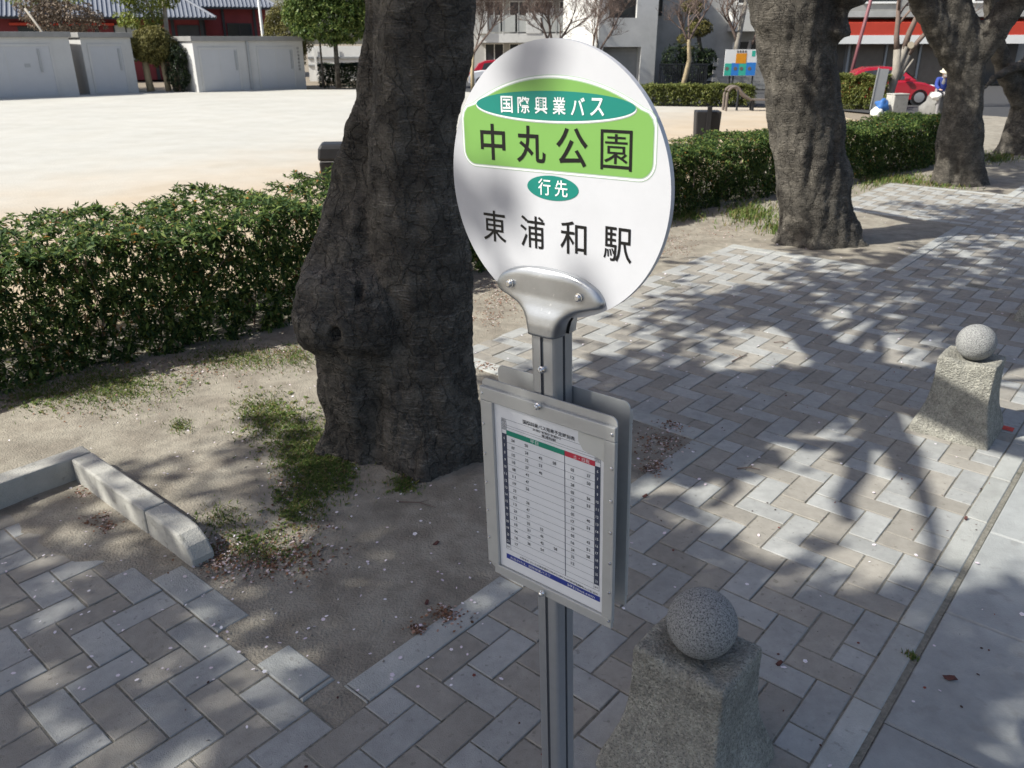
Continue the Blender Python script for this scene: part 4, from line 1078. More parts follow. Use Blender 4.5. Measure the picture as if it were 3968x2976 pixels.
shed('pale shed with a sunlit white side, second from the left', (-21.05, 42.9, 0), (-19.3, 44.5, 0), 2.84, 3.6, [(0.35, 1.85, 1.7)])
s3 = shed('long pale double shed with two sliding doors beside the evergreen', (-16.2, 44.5, 0), (-11.6, 48.6, 0), 2.66, 3.0, [(0.35, 2.3, 2.2), (3.5, 5.5, 5.4)])
link('downpipe', MB().box(2.85, 2.97, -0.09, -0.01, 0, 2.42), 'grey_metal', s3)
mb = MB()
for k in range(7): put_text(mb, '防災備蓄倉庫用'[k], 5.85, 2.05 - 0.18 * k, 0.13, 0.13, -0.012)
tag(link('wall_lettering', mb, 'dark', s3), kind='stuff')

# ------------------------------------------------------------------ house with red walls and tiled roofs
def red_house():
    t = thing('red_house', 'dark red walled building with blue grey tiled roofs behind the sheds', 'house', (-28.8, 56.85, 0), R(22))
    def wing(x0, x1, y0, y1, eave, rise, over=0.9):
        link('wall', MB().box(x0, x1, y0, y1, 0, eave + 0.1), 'red_wall', t)
        ym = (y0 + y1) / 2; e = eave - 0.1
        xa, xb, ya, yb = x0 - over, x1 + over, y0 - over, y1 + over
        hip = (yb - ya) / 2
        mb = MB(); A, B, C_, D_ = (xa, ya, e), (xb, ya, e), (xb, yb, e), (xa, yb, e); E_, F_ = (xa + hip, ym, e + rise), (xb - hip, ym, e + rise)
        mb.add([A, B, C_, D_, E_, F_], [(0, 1, 5, 4), (1, 2, 5), (2, 3, 4, 5), (3, 0, 4), (0, 3, 2, 1)])
        rf = link('roof', mb, 'roof_tile', t)
        # rows of rounded tiles as raised ribs running down the front slope, plus courses
        rb = MB(); n = int((xb - xa) / 0.27)
        for i in range(n):
            x = xa + (i + 0.5) * (xb - xa) / n
            tt = min(1, max(0.02, min(x - xa, xb - x) / hip))
            rb.tube([(x, ya - 0.02, e + 0.02), (x, ya + (ym - ya) * tt, e + rise * tt + 0.02)], 0.055, 5)
        tag(link('roof_tile', rb, 'roof_tile', rf), kind='stuff')
        rg = MB(); rg.tube([B, F_], 0.11, 6); rg.tube([A, E_], 0.11, 6); rg.tube([E_, F_], 0.12, 6)
        link('ridge_tile', rg, 'roof_tile', rf)
        link('gutter_board', MB().box(xa, xb, ya - 0.05, ya + 0.03, e - 0.14, e - 0.01), 'dark', t)
        return t
    wing(-12, 8.4, 0, 9, 3.95, 3.6)
    wing(6.0, 13.2, 4.5, 13, 4.75, 3.4)
    def win(x0, x1, z0, z1, y, m='glass', blind=False):
        f = link('window', MB().box(x0, x1, y - 0.06, y, z0, z0 + 0.08).box(x0, x1, y - 0.06, y, z1 - 0.08, z1).box(x0, x0 + 0.08, y - 0.06, y, z0 + .08, z1 - .08).box(x1 - 0.08, x1, y - 0.06, y, z0 + .08, z1 - .08).box((x0 + x1) / 2 - .04, (x0 + x1) / 2 + .04, y - 0.05, y, z0 + .08, z1 - .08), 'dark', t)
        link('pane', MB().box(x0 + .08, x1 - .08, y - 0.025, y - 0.012, z0 + .08, z1 - .08), m, f)
        if blind: link('blind', MB().box(x0 + .12, x1 - .12, y - 0.035, y - 0.028, z0 + .1, z0 + (z1 - z0) * 0.42), 'blind', f)
    for x0, x1 in ((-11.5, -9.8), (-8.6, -6.6), (-2.6, 1.2)): win(x0, x1, 1.6, 3.3, -0.002)
    win(2.9, 4.4, 1.2, 3.45, -0.002, 'blind')
    win(6.8, 8.2, 1.3, 3.4, -0.002)
    win(10.35, 12.1, 1.7, 3.6, 4.498, blind=True)
    for x in (1.9, 5.2, 6.55, 8.36): link('timber_post', MB().box(x - 0.11, x + 0.11, -0.10, -0.003, 0, 3.85), 'dark', t)
    for x in (8.75, 10.15, 12.35): link('timber_post', MB().box(x - 0.09, x + 0.09, 4.40, 4.497, 0, 4.6), 'dark', t)
    link('porch_beam', MB().box(-3, 3.0, -0.30, -0.101, 3.35, 3.5), 'red_awning', t)
red_house()
tp = thing('lamp_post', 'slim pale pole rising behind the double shed in front of the red house', 'pole', (-14.3, 50.8, 0))
link('shaft', MB().tube([(0, 0, 0), (-0.05, 0, 3), (-0.1, 0, 7.5)], [0.11, 0.09, 0.07], 10), 'white_paint', tp, smooth=True)
link('arm', MB().tube([(-0.1, 0, 7.4), (0.3, -0.1, 7.7), (0.9, -0.3, 7.75)], 0.05, 8), 'white_paint', tp)
link('lamp_head', MB().box(0.7, 1.25, -0.42, -0.2, 7.66, 7.78), 'grey_metal', tp)

# trees round the sheds
leaf_tree('topiary_tree', 'clipped olive ball of foliage on a pale trunk between the sheds', 'tree', (-19.1, 45.4, 0), [((0.05, 0, 0), .2), ((0.0, 0, .6), .17), ((-.02, 0, 1.5), .16)], [((0.55, 0, 2.2), (1.1, 1.0, .9)), ((-.3, 0, 1.95), (.5, .5, .35))], 3800, 0.11, 'olive_leaf', 'bark_buff',
          trunks=[[((0.9, 0.2, 0), .15), ((0.8, 0.2, 1.6), .12)], [((1.3, 0.5, 0), .13), ((1.2, 0.4, 1.6), .1)]])
leaf_tree('young_tree', 'loose yellow green tree above the shed roofs at upper left', 'tree', (-19.0, 47.6, 0), [((0.4, 0, 0), .14), ((.4, 0, 3), .12), ((.55, 0, 5), .1), ((0.6, 0, 7), .06)], [((-0.4, 0, 4.6), (1.7, 1.3, .7)), ((-.9, 0, 3.5), (1.3, 1, .5)), ((0.9, 0, 5.2), (1.2, 1, .6)), ((-1.6, 0, 5), (1, 1, .6))], 1500, 0.16, 'young_leaf', 'bark_pale',
          trunks=[[((0.4, 0, 2.2), .09), ((-.4, 0, 4.2), .06), ((-1.0, 0, 6), .04)]])
leaf_tree('shrub', 'dark upright shrub against the white end of the double shed', 'shrub', (-17.35, 45.0, 0), [((0, 0, 0), .06), ((0, 0, 1.2), .04)], [((0, 0, 0.85), (.62, .5, .9)), ((0.15, 0, 1.75), (.45, .4, .55))], 900, 0.10, 'dark_leaf', 'twig')
leaf_tree('brown_shrub', 'tangle of brown bare twigs hanging over the big grey shed', 'shrub', (-24.5, 48.0, 0), [((0, 0, 0), .15), ((0, 0, 2), .12), ((0.3, 0, 3.2), .1)], [((0.4, 0, 3.6), (2.0, 1.2, .85)), ((-.9, 0, 4.0), (1.2, 1, .7))], 1500, 0.16, 'twig_brown', 'bark_pale',
          trunks=[[((0.5, -4, 3.9), .06), ((1.6, -5.2, 3.1), .05), ((2.2, -5.7, 2.5), .04), ((2.35, -5.8, 1.7), .03)]], k=3)
leaf_tree('young_tree', 'spray of yellow green foliage at the top left corner', 'tree', (-25.2, 49.5, 0), [((0, 0, 0), .14), ((0, 0, 5), .08)], [((0.2, 0, 5.0), (1.9, 1.3, .8)), ((-1.6, 0, 4.7), (1.3, 1, .6))], 600, 0.14, 'young_leaf', 'bark_pale')
leaf_tree('topiary_tree', 'rounded olive shrub dome standing between the red house and the evergreen', 'tree', (-13.4, 51.8, 0), [((0, 0, 0), .12), ((0, 0, 2), .1)], [((0.1, 0, 2.5), (1.35, 1.2, 2.1))], 4200, 0.12, 'olive_leaf', 'bark_pale')
leaf_tree('evergreen_tree', 'bushy glossy evergreen tree over the end of the double shed', 'tree', (-9.7, 48.2, 0), [((0, 0, 0), .15), ((0, 0, 1.5), .13), ((.05, 0, 4.5), .09)], [((-0.4, 0, 3.6), (2.1, 1.8, 1.35)), ((-1.1, -.2, 4.7), (1.5, 1.4, 1.2)), ((0.9, 0, 4.8), (1.5, 1.4, 1.3)), ((0.6, 0, 3.0), (1.2, 1.1, .75)), ((0, 0, 6), (1.5, 1.4, 1.3)), ((-1.7, 0, 3.7), (1.1, 1.1, .9)), ((1.9, 0, 3.6), (1.1, 1.1, 1.0)), ((2.2, 0, 5.0), (1.2, 1.1, 1.1))], 6000, 0.18, 'evergreen', 'bark',
          trunks=[[((-0.9, .3, 0), .06), ((-.9, .3, 2.6), .05)]])
wl = thing('boundary_wall', 'pale wall with dark coping glimpsed below the evergreen', 'wall', (-9.6, 56, 0))
link('wall_panel', MB().box(-3.5, 3.6, 0, 0.2, 0, 2.1), 'white_paint', wl)
link('rail', MB().box(-3.5, 3.6, -0.06, -0.003, 1.35, 1.47).box(-3.5, 3.6, -0.06, -0.003, 0.9, 1.0), 'grey_metal', wl)
for x in (-3.0, -1.6, 2.4): link('post', MB().box(x - .07, x + .07, -0.1, -0.062, 0, 2.0), 'white_paint', wl)

# ------------------------------------------------------------------ apartment block with balconies
def apartment():
    t = thing('apartment_block', 'white apartment block with a long glazed balcony behind bare trees', 'building', (0, 63, 0))
    link('wall', MB().box(-5, 7.2, 1.6, 10, 0, 9), 'grey_wall', t)
    link('balcony_slab', MB().box(-2.4, 5.2, 0, 1.597, 2.25, 2.85), 'white_wall', t)
    link('upper_slab', MB().box(-2.4, 5.2, 0, 1.597, 5.1, 5.6), 'white_wall', t)
    link('side_fin', MB().prism([(-2.4, 2.86), (-1.75, 2.86), (-1.75, 4.3), (-2.0, 4.3)], -0.1, 0.1, Matrix(((1, 0, 0, 0), (0, 0, 1, -0.12), (0, 1, 0, 0), (0, 0, 0, 1)))), 'white_wall', t)
    for x0, x1 in ((1.0, 2.05),): link('balcony_panel', MB().box(x0, x1, -0.04, 0.06, 2.853, 4.2), 'white_wall', t)
    for i in range(5):
        x0 = -1.7 + 1.05 * i if i < 3 else 2.1 + 1.05 * (i - 3)
        rl = link('railing_panel', MB().box(x0 + .02, x0 + 0.88 if i < 3 else x0 + 1.0, 0.0, 0.03, 2.95, 4.05), 'blind', t)
        link('rail_post', MB().box(x0 - .02, x0 + .015, -0.03, 0.06, 2.853, 4.15), 'white_paint', rl)
    for i in range(4):
        x0 = -2.0 + 1.8 * i
        for z0, z1 in ((3.0, 5.0), (0.3, 2.2)):
            f = link('window', MB().box(x0, x0 + .06, 1.5, 1.597, z0, z1).box(x0 + 1.34, x0 + 1.4, 1.5, 1.597, z0, z1).box(x0 + .06, x0 + 1.34, 1.5, 1.597, z1 - .06, z1).box(x0 + .67, x0 + .73, 1.5, 1.597, z0, z1 - .06), 'white_paint', t)
            link('pane', MB().box(x0 + .06, x0 + 1.34, 1.55, 1.58, z0, z1 - .06), 'glass', f)
    for x in (2.4, 2.75, 3.4, 3.75): link('laundry', MB().box(x, x + .22, 0.5, 0.53, 3.3, 4.5), 'white_paint', t)
apartment()
# ------------------------------------------------------------------ white corner house with garage
def corner_house():
    t = thing('white_house', 'blank pale house with a recessed garage and bare tree shadows on it', 'house', (4.75, 48.4, 0), R(8))
    # front wall pieces round the garage and window recesses
    W = 3.3
    link('wall', MB().box(0, 0.28, 0, 10, 0, 8).box(0.28, 2.45, 0, 10, 2.08, 3.55).box(2.45, W, 0, 10, 0, 8).box(0.28, 0.55, 0, 10, 3.55, 8).box(0.55, 2.1, 0, 10, 5.4, 8).box(2.1, 2.45, 0, 10, 3.55, 8).box(0.28, 2.45, 1.2, 10, 0, 2.08).box(0.55, 2.1, 0.5, 10, 3.55, 5.4), 'white_wall', t)
    g = link('garage_door', MB().box(0.285, 2.445, 0.8, 0.9, 0, 2.07), 'grey_wall', t)
    for i in range(9): link('door_slat', MB().box(0.29, 2.44, 0.775, 0.797, 0.04 + 0.225 * i, 0.25 + 0.225 * i), 'grey_wall', g)
    f = link('window', MB().box(0.555, 2.095, 0.3, 0.4, 3.56, 3.66).box(0.555, 0.65, 0.3, 0.4, 3.66, 5.39).box(2.0, 2.095, 0.3, 0.4, 3.66, 5.39).box(1.28, 1.36, 0.3, 0.4, 3.66, 5.39), 'dark', t)
    link('pane', MB().box(0.65, 2.0, 0.34, 0.37, 3.66, 5.39), 'glass', f)
    link('side_wing', MB().box(W + 0.003, 5.2, 1.6, 9, 0, 7.5), 'grey_wall', t)
    f2 = link('window', MB().box(3.55, 4.0, 1.5, 1.597, 3.7, 3.78).box(3.55, 3.62, 1.5, 1.597, 3.78, 5.2).box(3.93, 4.0, 1.5, 1.597, 3.78, 5.2), 'dark', t)
    link('pane', MB().box(3.62, 3.93, 1.55, 1.58, 3.78, 5.2), 'glass', f2)
corner_house()
gt = thing('slatted_gate', 'black slatted gate beside the pale garage house', 'gate', (7.95, 46.9, 0))
link('gate_frame', MB().box(0, 2.6, 0, 0.05, 1.18, 1.26).box(0, 2.6, 0, 0.05, 0.04, 0.12).box(0, .07, 0, .05, .12, 1.18).box(2.53, 2.6, 0, .05, .12, 1.18).box(1.27, 1.34, 0, .05, .12, 1.18), 'dark', gt)
sl = MB().box(0, .055, 0.012, 0.035, 0.12, 1.18).mesh('slat')
for i in range(24):
    x = 0.09 + i * 0.1025
    if 1.21 < x < 1.36: continue
    link('slat', sl, 'dark', gt, loc=(x, 0, 0))
leaf_tree('shrub', 'black green mass of shrubs above the slatted gate', 'shrub', (9.9, 48.2, 0), None, [((-.9, 0, 1.3), (.75, .6, 1.0)), ((.3, 0, 1.0), (.9, .6, 1.15)), ((.9, 0, 1.2), (.5, .6, .8))], 1500, 0.13, 'dark_leaf')
leaf_tree('cloud_pruned_pine', 'cloud pruned garden pine with rounded pads of olive needles', 'tree', (10.0, 48.9, 0), [((.6, 0, 0), .14), ((.5, 0, 2), .12), ((.2, 0, 3.2), .1), ((.4, 0, 5), .06)], [((.35, 0, 3.05), (.72, .6, .5)), ((-.45, 0, 2.5), (.42, .4, .25)), ((-.1, 0, 4.1), (.6, .5, .4)), ((0.1, 0, 5.1), (.6, .5, .35)), ((-.2, 0, 1.95), (.42, .4, .2))], 2100, 0.09, 'olive_leaf', 'bark')
bare_tree('slender buff trunked tree with bare forks beside the gate', (9.0, 45.6, 0), [((.12, 0, 2.35), (-.45, 0, .8), 1.6, .07), ((.16, 0, 2.35), (.55, .1, .8), 1.8, .075), ((.15, 0, 2.4), (.1, .2, 1), 1.5, .06)], 21, 'bark_buff', 4, [[((0.0, 0, 0), .14), ((.16, 0, .8), .13), ((.28, 0, 1.5), .12), ((.2, 0, 2.1), .1), ((.14, 0, 2.45), .09)]])
bare_tree('bare tree whose twigs cross the balcony, just right of the big trunk', (-2.05, 45.0, 0), [((0.05, 0, 1.6), (.3, 0, .9), 1.8, .05), ((.05, 0, 1.8), (.7, 0, .8), 2.2, .06), ((.05, 0, 2.0), (-.2, 0, 1), 1.6, .05)], 22, 'bark_buff', 4, [[((0, 0, 0), .11), ((-.02, 0, .8), .1), ((.05, 0, 2.0), .07)]], nkid=(4, 6))
bare_tree('bare brown tree in front of the balcony, middle one', (2.2, 47.5, 0), [((0, 0, 1.7), (-.6, 0, .8), 2.0, .08), ((0, 0, 1.8), (.6, 0, .8), 2.0, .08), ((0, 0, 2.0), (0, .2, 1), 1.8, .08)], 23, 'bark_pale', 4, [[((0, 0, 0), .14), ((0.02, 0, 2.0), .1)]], nkid=(4, 6))
bare_tree('bare crooked tree against the sunlit corner of the pale house', (4.35, 45.6, 0), [((.1, 0, 1.5), (-.5, 0, .8), 1.8, .06), ((.15, 0, 1.8), (.4, 0, .9), 1.8, .06), ((.1, 0, 2.2), (-.1, 0, 1), 1.7, .05)], 24, 'bark_pale', 4, [[((0, 0, 0), .12), ((.12, 0, 1.1), .1), ((.1, 0, 2.3), .07)]], nkid=(4, 6))
bare_tree('thicket of grey bare trunks right of the picture board', (13.0, 47.5, 0), [((0, 0, 2.2), (.5, 0, .8), 2.0, .08), ((-.8, 0, 2.2), (-.3, 0, .9), 2.0, .09), ((0.6, 0, 2.0), (.3, 0, 1), 2.0, .06)], 25, 'bark_pale', 4, [[((-1.0, 0, 0), .2), ((-.8, 0, 2.4), .15), ((-.5, 0, 5), .1)], [((-.5, .3, 0), .12), ((0, .3, 2.4), .1)], [((.4, 0, 0), .1), ((.7, 0, 2.2), .07)]], nkid=(4, 6))

# house and wall right of the picture board
h2 = thing('white_house', 'white house with an upper balcony seen past the second cherry trunk', 'house', (13.2, 55, 0))
link('wall', MB().box(-2.6, 5.5, 0, 8, 0, 8), 'grey_wall', h2)
link('balcony', MB().box(0.2, 5.5, -1.0, -0.003, 2.9, 4.0), 'white_wall', h2)
f = link('window', MB().box(0.6, 2.2, -0.09, -0.003, 4.4, 4.5).box(.6, .7, -.09, -.003, 4.5, 6), 'white_paint', h2); link('pane', MB().box(.7, 2.2, -.05, -.02, 4.5, 6), 'glass', f)
f = link('window', MB().box(0.6, 2.2, -0.09, -0.003, 1.0, 1.1).box(.6, .7, -.09, -.003, 1.1, 2.3), 'white_paint', h2); link('pane', MB().box(.7, 2.2, -.05, -.02, 1.1, 2.3), 'glass', f)
bw = thing('block_wall', 'weathered grey block wall behind the picture board', 'wall', (10.7, 46.2, 0))
blk = MB().box(0.004, 0.386, 0, .15, .004, .186).mesh('block')
for j in range(8):
    for i in range(11):
        link('block', blk, 'block_wall', bw, loc=(i * .39 + (0.195 if j % 2 else 0), random.uniform(-.004, .004), j * .19))
# notice board with a painted picture
nb = thing('picture_board', 'bright blue white and orange picture board on legs across the sand', 'notice board', (11.3, 43.2, 0))
link('panel', MB().box(-0.76, 0.82, 0, 0.04, 0.78, 2.0), 'white_paint', nb)
def patch(nm, x0, x1, z0, z1, m, k=0): link(nm, MB().box(x0, x1, -0.006 - k * .004, -0.002 - k * .004, z0, z1), m, nb)
patch('painted_patch', -0.74, -0.40, 0.80, 1.36, 'paint_teal'); patch('painted_patch', -0.40, -0.03, 0.80, 1.38, 'paint_blue'); patch('painted_patch', -0.03, 0.33, 0.80, 1.36, 'paint_teal'); patch('painted_patch', 0.33, 0.80, 0.80, 1.40, 'paint_blue')
patch('painted_patch', -0.22, 0.30, 1.36, 1.82, 'paint_orange', 1)
patch('painted_patch', 0.55, 0.72, 1.68, 1.94, 'paint_teal')
mb = MB()
for i in range(4): mb.box(-.20 + .13 * i, -.12 + .13 * i, -.012, -.009, 1.85, 1.96)
for i, x in enumerate((-.62, -.2, .1, .5)):
    mb.lathe([(.09, 0), (.09, .003)], 10, mtx=Matrix.Translation((x, -.0085, 1.12)) @ Matrix.Rotation(R(90), 4, 'X'))
link('painted_marks', mb, 'wood', nb)
for x in (-0.42, -0.25, 0.72): link('leg', MB().box(x - .035, x + .035, 0.045, 0.105, -0.02, 1.9), 'dark', nb)

# bench with arched end
bn = thing('park_bench', 'low wooden exercise bench with an arched iron end beyond the sand', 'bench', (9.0, 32.0, 0))
arc = [(-0.72 + 0.26 * math.cos(R(a)), 0.55 + 0.3 * math.sin(R(a))) for a in range(180, 29, -15)]
link('arch', MB().tube([(-.98, 0, 0), (-.98, 0, .4)] + [(x, 0, z) for x, z in arc] + [(-.30, 0, .52), (-.05, 0, .38)], 0.05, 8).tube([(-.98, .45, 0), (-.98, .45, .4)] + [(x, .45, z) for x, z in arc] + [(-.30, .45, .52), (-.05, .45, .38)], 0.05, 8), 'wood', bn)
for i in range(4): link('seat_slat', MB().box(-.05, 1.7, 0.0 + .12 * i, .10 + .12 * i, .36, .41), 'wood', bn)
for x in (0.05, 0.85, 1.55): link('leg', MB().box(x - .04, x + .04, .08, .16, 0, .357).box(x - .04, x + .04, .34, .42, 0, .357), 'dark', bn)
link('leg', MB().tube([(-.52, .22, 0), (-.52, .22, .78)], .04, 8), 'dark', bn)

# bins
def bin_(label, x, y, rz, post):
    t = thing('litter_bin', label, 'bin', (x, y, 0), rz, 'black bins behind the hedge')
    mb = MB(); rr = []
    for z, w, d in ((0.06, .24, .20), (.12, .25, .21), ((0.98 if post else 0.72), .285, .24)): rr.append([(sx * w, sy * d, z) for sx, sy in ((-1, -1), (1, -1), (1, 1), (-1, 1))])
    mb.rings(rr); link('body', mb, 'black_plastic', t, bevel=0.025)
    rr = []
    if not post:
     for z, w, d in ((0.735, .295, .25), (.78, .30, .255), (0.92, .285, .24), (0.99, .24, .2)): rr.append([(sx * w, sy * d, z) for sx, sy in ((-1, -1), (1, -1), (1, 1), (-1, 1))])
    if not post:
     ld = link('lid', MB().rings(rr), 'black_plastic', t, bevel=0.035)
     link('trim', MB().box(-.27, .27, -.262, -.2515, .722, .734), 'grey_metal', ld)
     link('flap', MB().prism([(-.12, .66), (.12, .66), (0, .40)], 0.246, 0.25, Matrix(((1, 0, 0, 0), (0, 0, -1, 0), (0, 1, 0, 0), (0, 0, 0, 1)))), 'dark', t)
    if post: link('post', MB().box(-.05, .05, -.30, -.255, 0, 1.09), 'black_plastic', t)
bin_('black lidded bin peeking out left of the big trunk behind the hedge', -2.80, 13.4, R(8), False)
bin_('black bin with a post, standing behind the hedge right of the round sign', 4.5, 19.6, R(-4), True)

# ------------------------------------------------------------------ shop with red awning
def shop():
    t = thing('shop_building', 'shop front with a long red and white awning above the red car', 'shop', (20.3, 49.5, 0), R(-4))
    link('wall', MB().box(-4, 9, 1.2, 9, 0, 8), 'block_wall', t)
    link('cornice', MB().box(-4, 9, 0.2, 1.197, 3.58, 3.9), 'grey_wall', t)
    aw = link('awning', MB().prism([(0, 3.30), (0.9, 3.5), (0.9, 2.8), (0, 2.65)], -3.4, 8.4, Matrix(((0, 0, 1, 0), (1, 0, 0, 0.2), (0, 1, 0, 0), (0, 0, 0, 1)))), 'red_awning', t); fixn(aw)
    link('valance', MB().box(-3.4, 8.4, 0.17, 0.23, 2.2, 2.648), 'white_paint', aw)
    for x0, x1, m in ((-3.2, -1.1, 'glass'), (-0.7, 1.1, 'shop_brown'), (1.3, 3.0, 'shop_brown'), (3.2, 5.6, 'shop_brown'), (5.8, 8.5, 'glass')):
        link('shutter_panel', MB().box(x0, x1, 1.1, 1.197, 0.05, 2.2), m, t)
    for x in (-0.9, 1.2, 3.1, 5.7): link('mullion', MB().box(x - .06, x + .06, 1.02, 1.098, 0, 2.2), 'grey_metal', t)
    for x0 in (-3.5, -0.5, 2.5, 5.5):
        f = link('window', MB().box(x0, x0 + 2.0, 1.1, 1.197, 4.3, 4.4).box(x0, x0 + .1, 1.1, 1.197, 4.4, 6), 'white_paint', t); link('pane', MB().box(x0 + .1, x0 + 2.0, 1.14, 1.18, 4.4, 6), 'glass', f)
shop()
wh = thing('white_building', 'white building with a dark ground floor at the top right corner', 'building', (33.5, 56, 0))
link('wall', MB().box(-5, 9, 0, 10, 2.6, 9), 'white_wall', wh); link('ground_floor', MB().box(-4.8, 9, 0.6, 10, 0, 2.6), 'dark', wh)
link('drainpipe', MB().box(-0.55, -0.40, -0.12, -0.003, 0, 8), 'grey_metal', wh)
for x0 in (0.6, 4.2):
    f = link('window', MB().box(x0, x0 + 2.2, -.1, -.003, 4.1, 4.25).box(x0, x0 + .1, -.1, -.003, 4.25, 6), 'grey_metal', wh); link('pane', MB().box(x0 + .1, x0 + 2.2, -.06, -.02, 4.25, 6), 'glass', f)
pp = thing('maroon_pole', 'thin maroon pole leaning in front of the shop awning', 'pole', (18.1, 46.5, 0))
link('shaft', MB().tube([(0, 0, 0), (0.3, 0, 2.5), (0.75, 0, 6)], .09, 10), 'purple', pp, smooth=True)
link('base_collar', MB().lathe([(.16, 0), (.16, .1), (.1, .14)], 12), 'purple', pp)

# ------------------------------------------------------------------ vehicles
def car(label, loc, rz, paint, low='car', roof=None):
    t = thing('parked_car', label, 'car', loc, rz)
    Lh = 1.95; W = 0.84
    lower = [(-1.93, .30), (-1.90, .62), (-1.80, .86), (-1.2, .95), (.75, .94), (1.35, .87), (1.75, .74), (1.93, .56), (1.95, .28), (1.6, .20), (-1.7, .20)]
    def loft(prof, ws):
        rr = []
        for y, s_, lift in ws: rr.append([(x * s_, y, z if z < .25 else z - lift) for x, z in prof])
        return MB().rings(rr)
    body = loft(lower, [(-W, .975, .03), (-W * .94, .99, .0), (0, 1.0, -.01), (W * .94, .99, .0), (W, .975, .03)])
    o = link('body', body, paint, t, bevel=.03); fixn(o); bd = o
    cab = [(-1.62, .93), (-1.30, 1.30), (-.95, 1.44), (-.2, 1.48), (.35, 1.42), (1.05, .93)]
    rr = [[(x, y * (1 - .22 * max(0, (z - .93) / .55)), z) for x, z in cab] for y in (-W * .95, 0, W * .95)]
    o = link('cabin', MB().rings(rr), roof or paint, t, bevel=.03); fixn(o)
    # side and front glass, slightly proud
    for sy in (-1, 1):
        def gy(z): return sy * (W * .95 * (1 - .22 * max(0, (z - .93) / .55)) + .006)
        for g in ([(-1.15, .98), (-1.02, 1.30), (-.42, 1.37), (-.42, .98)], [(-.34, .98), (-.34, 1.37), (.22, 1.33), (.72, .98)]):
            mb = MB().add([(x, gy(z), z) for x, z in g] + [(x, gy(z) - sy * .01, z) for x, z in g], [(0, 1, 2, 3), (7, 6, 5, 4), (0, 4, 5, 1), (1, 5, 6, 2), (2, 6, 7, 3), (3, 7, 4, 0)])
            link('side_window', mb, 'glass', t)
        dr = link('door', MB().box(-.36, .82, sy * (W + .001) - .006, sy * (W + .001) + .006, .36, .88), paint, t, bevel=.01)
        link('handle', MB().box(-.26, -.08, sy * (W + .012) - .008, sy * (W + .012) + .008, .76, .79), 'rim', dr)
        link('mirror', MB().box(.52, .72, sy * (W + .02), sy * (W + .18), .97, 1.09), paint, t, bevel=.03)
        hl = MB().sphere((1.62, sy * .62, .70), .19, 14, 8, (1.1, .8, .55)); link('headlight', hl, 'lamp', t, smooth=True)
        link('tail_light', MB().sphere((-1.82, sy * .66, .72), .14, 10, 8, (.5, .7, 1)), 'red_awning', t, smooth=True)
        for x in (-1.2, 1.22):
            wh_ = thing_part('wheel', t, (x, sy * (W - .10), .31))
            link('tyre', MB().lathe([(.2, -.10), (.29, -.10), (.31, -.07), (.31, .07), (.29, .10), (.2, .10)], 24, mtx=Matrix.Rotation(R(90), 4, 'X')), 'tyre', wh_, smooth=True)
            link('rim', MB().lathe([(.2, -.06), (.2, .108), (.05, .115)], 20, mtx=Matrix.Rotation(R(90 if sy < 0 else -90), 4, 'X')), 'rim', wh_)
            link('wheel_arch', MB().lathe([(.36, -.02), (.36, .095), (.31, .1)], 24, mtx=Matrix.Rotation(R(90 if sy < 0 else -90), 4, 'X')), 'dark', wh_)
    g = [(1.08, .95), (.42, 1.40)]
    link('windscreen', MB().add([(g[0][0] + .01, -W * .88, g[0][1]), (g[0][0] + .01, W * .88, g[0][1]), (g[1][0] + .01, W * .72, g[1][1] + .01), (g[1][0] + .01, -W * .72, g[1][1] + .01)], [(0, 1, 2, 3)]), 'glass', t)
    return t
def thing_part(name, parent, loc):
    o = bpy.data.objects.new(name, None); COL.objects.link(o); o.parent = parent; o.location = loc; o.empty_display_size = .1; return o
car('red hatchback parked facing right beyond the squat hedge', (15.75, 36.4, -0.06), R(-12), 'car_red')
car('white and red car half hidden behind the edge of the round sign', (-0.6, 49.5, -0.06), R(4), 'car_white', roof='car_red')

# signboard, post, bag, bare tree near the road
bt = bare_tree('pale smooth tree with three upright limbs in front of the shop', (14.95, 34.0, 0), [((.0, 0, 2.0), (-.25, 0, 1), 2.4, .11), ((.25, 0, 2.1), (.05, 0, 1), 2.4, .12), ((.45, 0, 1.9), (.45, .1, .9), 2.3, .10)], 31, 'bark_pale', 3, [[((-.05, 0, 0), .17), ((.02, 0, .7), .16), ((.12, 0, 1.35), .17), ((-.02, 0, 2.1), .12)], [((.1, 0, 1.2), .14), ((.28, 0, 2.2), .13)], [((.2, 0, 1.0), .11), ((.48, 0, 2.0), .10)], [((.05, 0, .9), .06), ((.35, -.05, 1.2), .05), ((.65, -.1, 1.75), .03)]])
link('cut_stub', MB().lathe([(.13, 0), (.13, .02)], 14, mtx=Matrix.Translation((.42, -.16, 2.25)) @ Matrix.Rotation(R(75), 4, 'X')), 'deadwood', bt)
sb = thing('grey_signboard', 'tall grey metal signboard leaning beside the pale tree', 'sign', (13.75, 32.3, 0), R(-6))
link('panel', MB().box(-.17, .19, 0, .03, .02, 1.45, Matrix.Rotation(R(3), 4, 'Y')), 'grey_metal', sb)
link('edge_frame', MB().box(-.20, -.172, -.02, .05, 0, 1.48, Matrix.Rotation(R(3), 4, 'Y')), 'grey_metal', sb)
cpst = thing('concrete_post', 'short square concrete post by the blue bag', 'post', (13.35, 29.7, 0), R(14))
link('shaft', MB().box(-.29, .29, -.22, .22, 0, .70), 'concrete', cpst, bevel=.03)
link('cap_edge', MB().box(-.30, .30, -.23, .23, .703, .74), 'concrete', cpst, bevel=.015)
bag = thing('tied_bag', 'blue and white bag leaning on the concrete post', 'bag', (12.72, 29.5, 0))
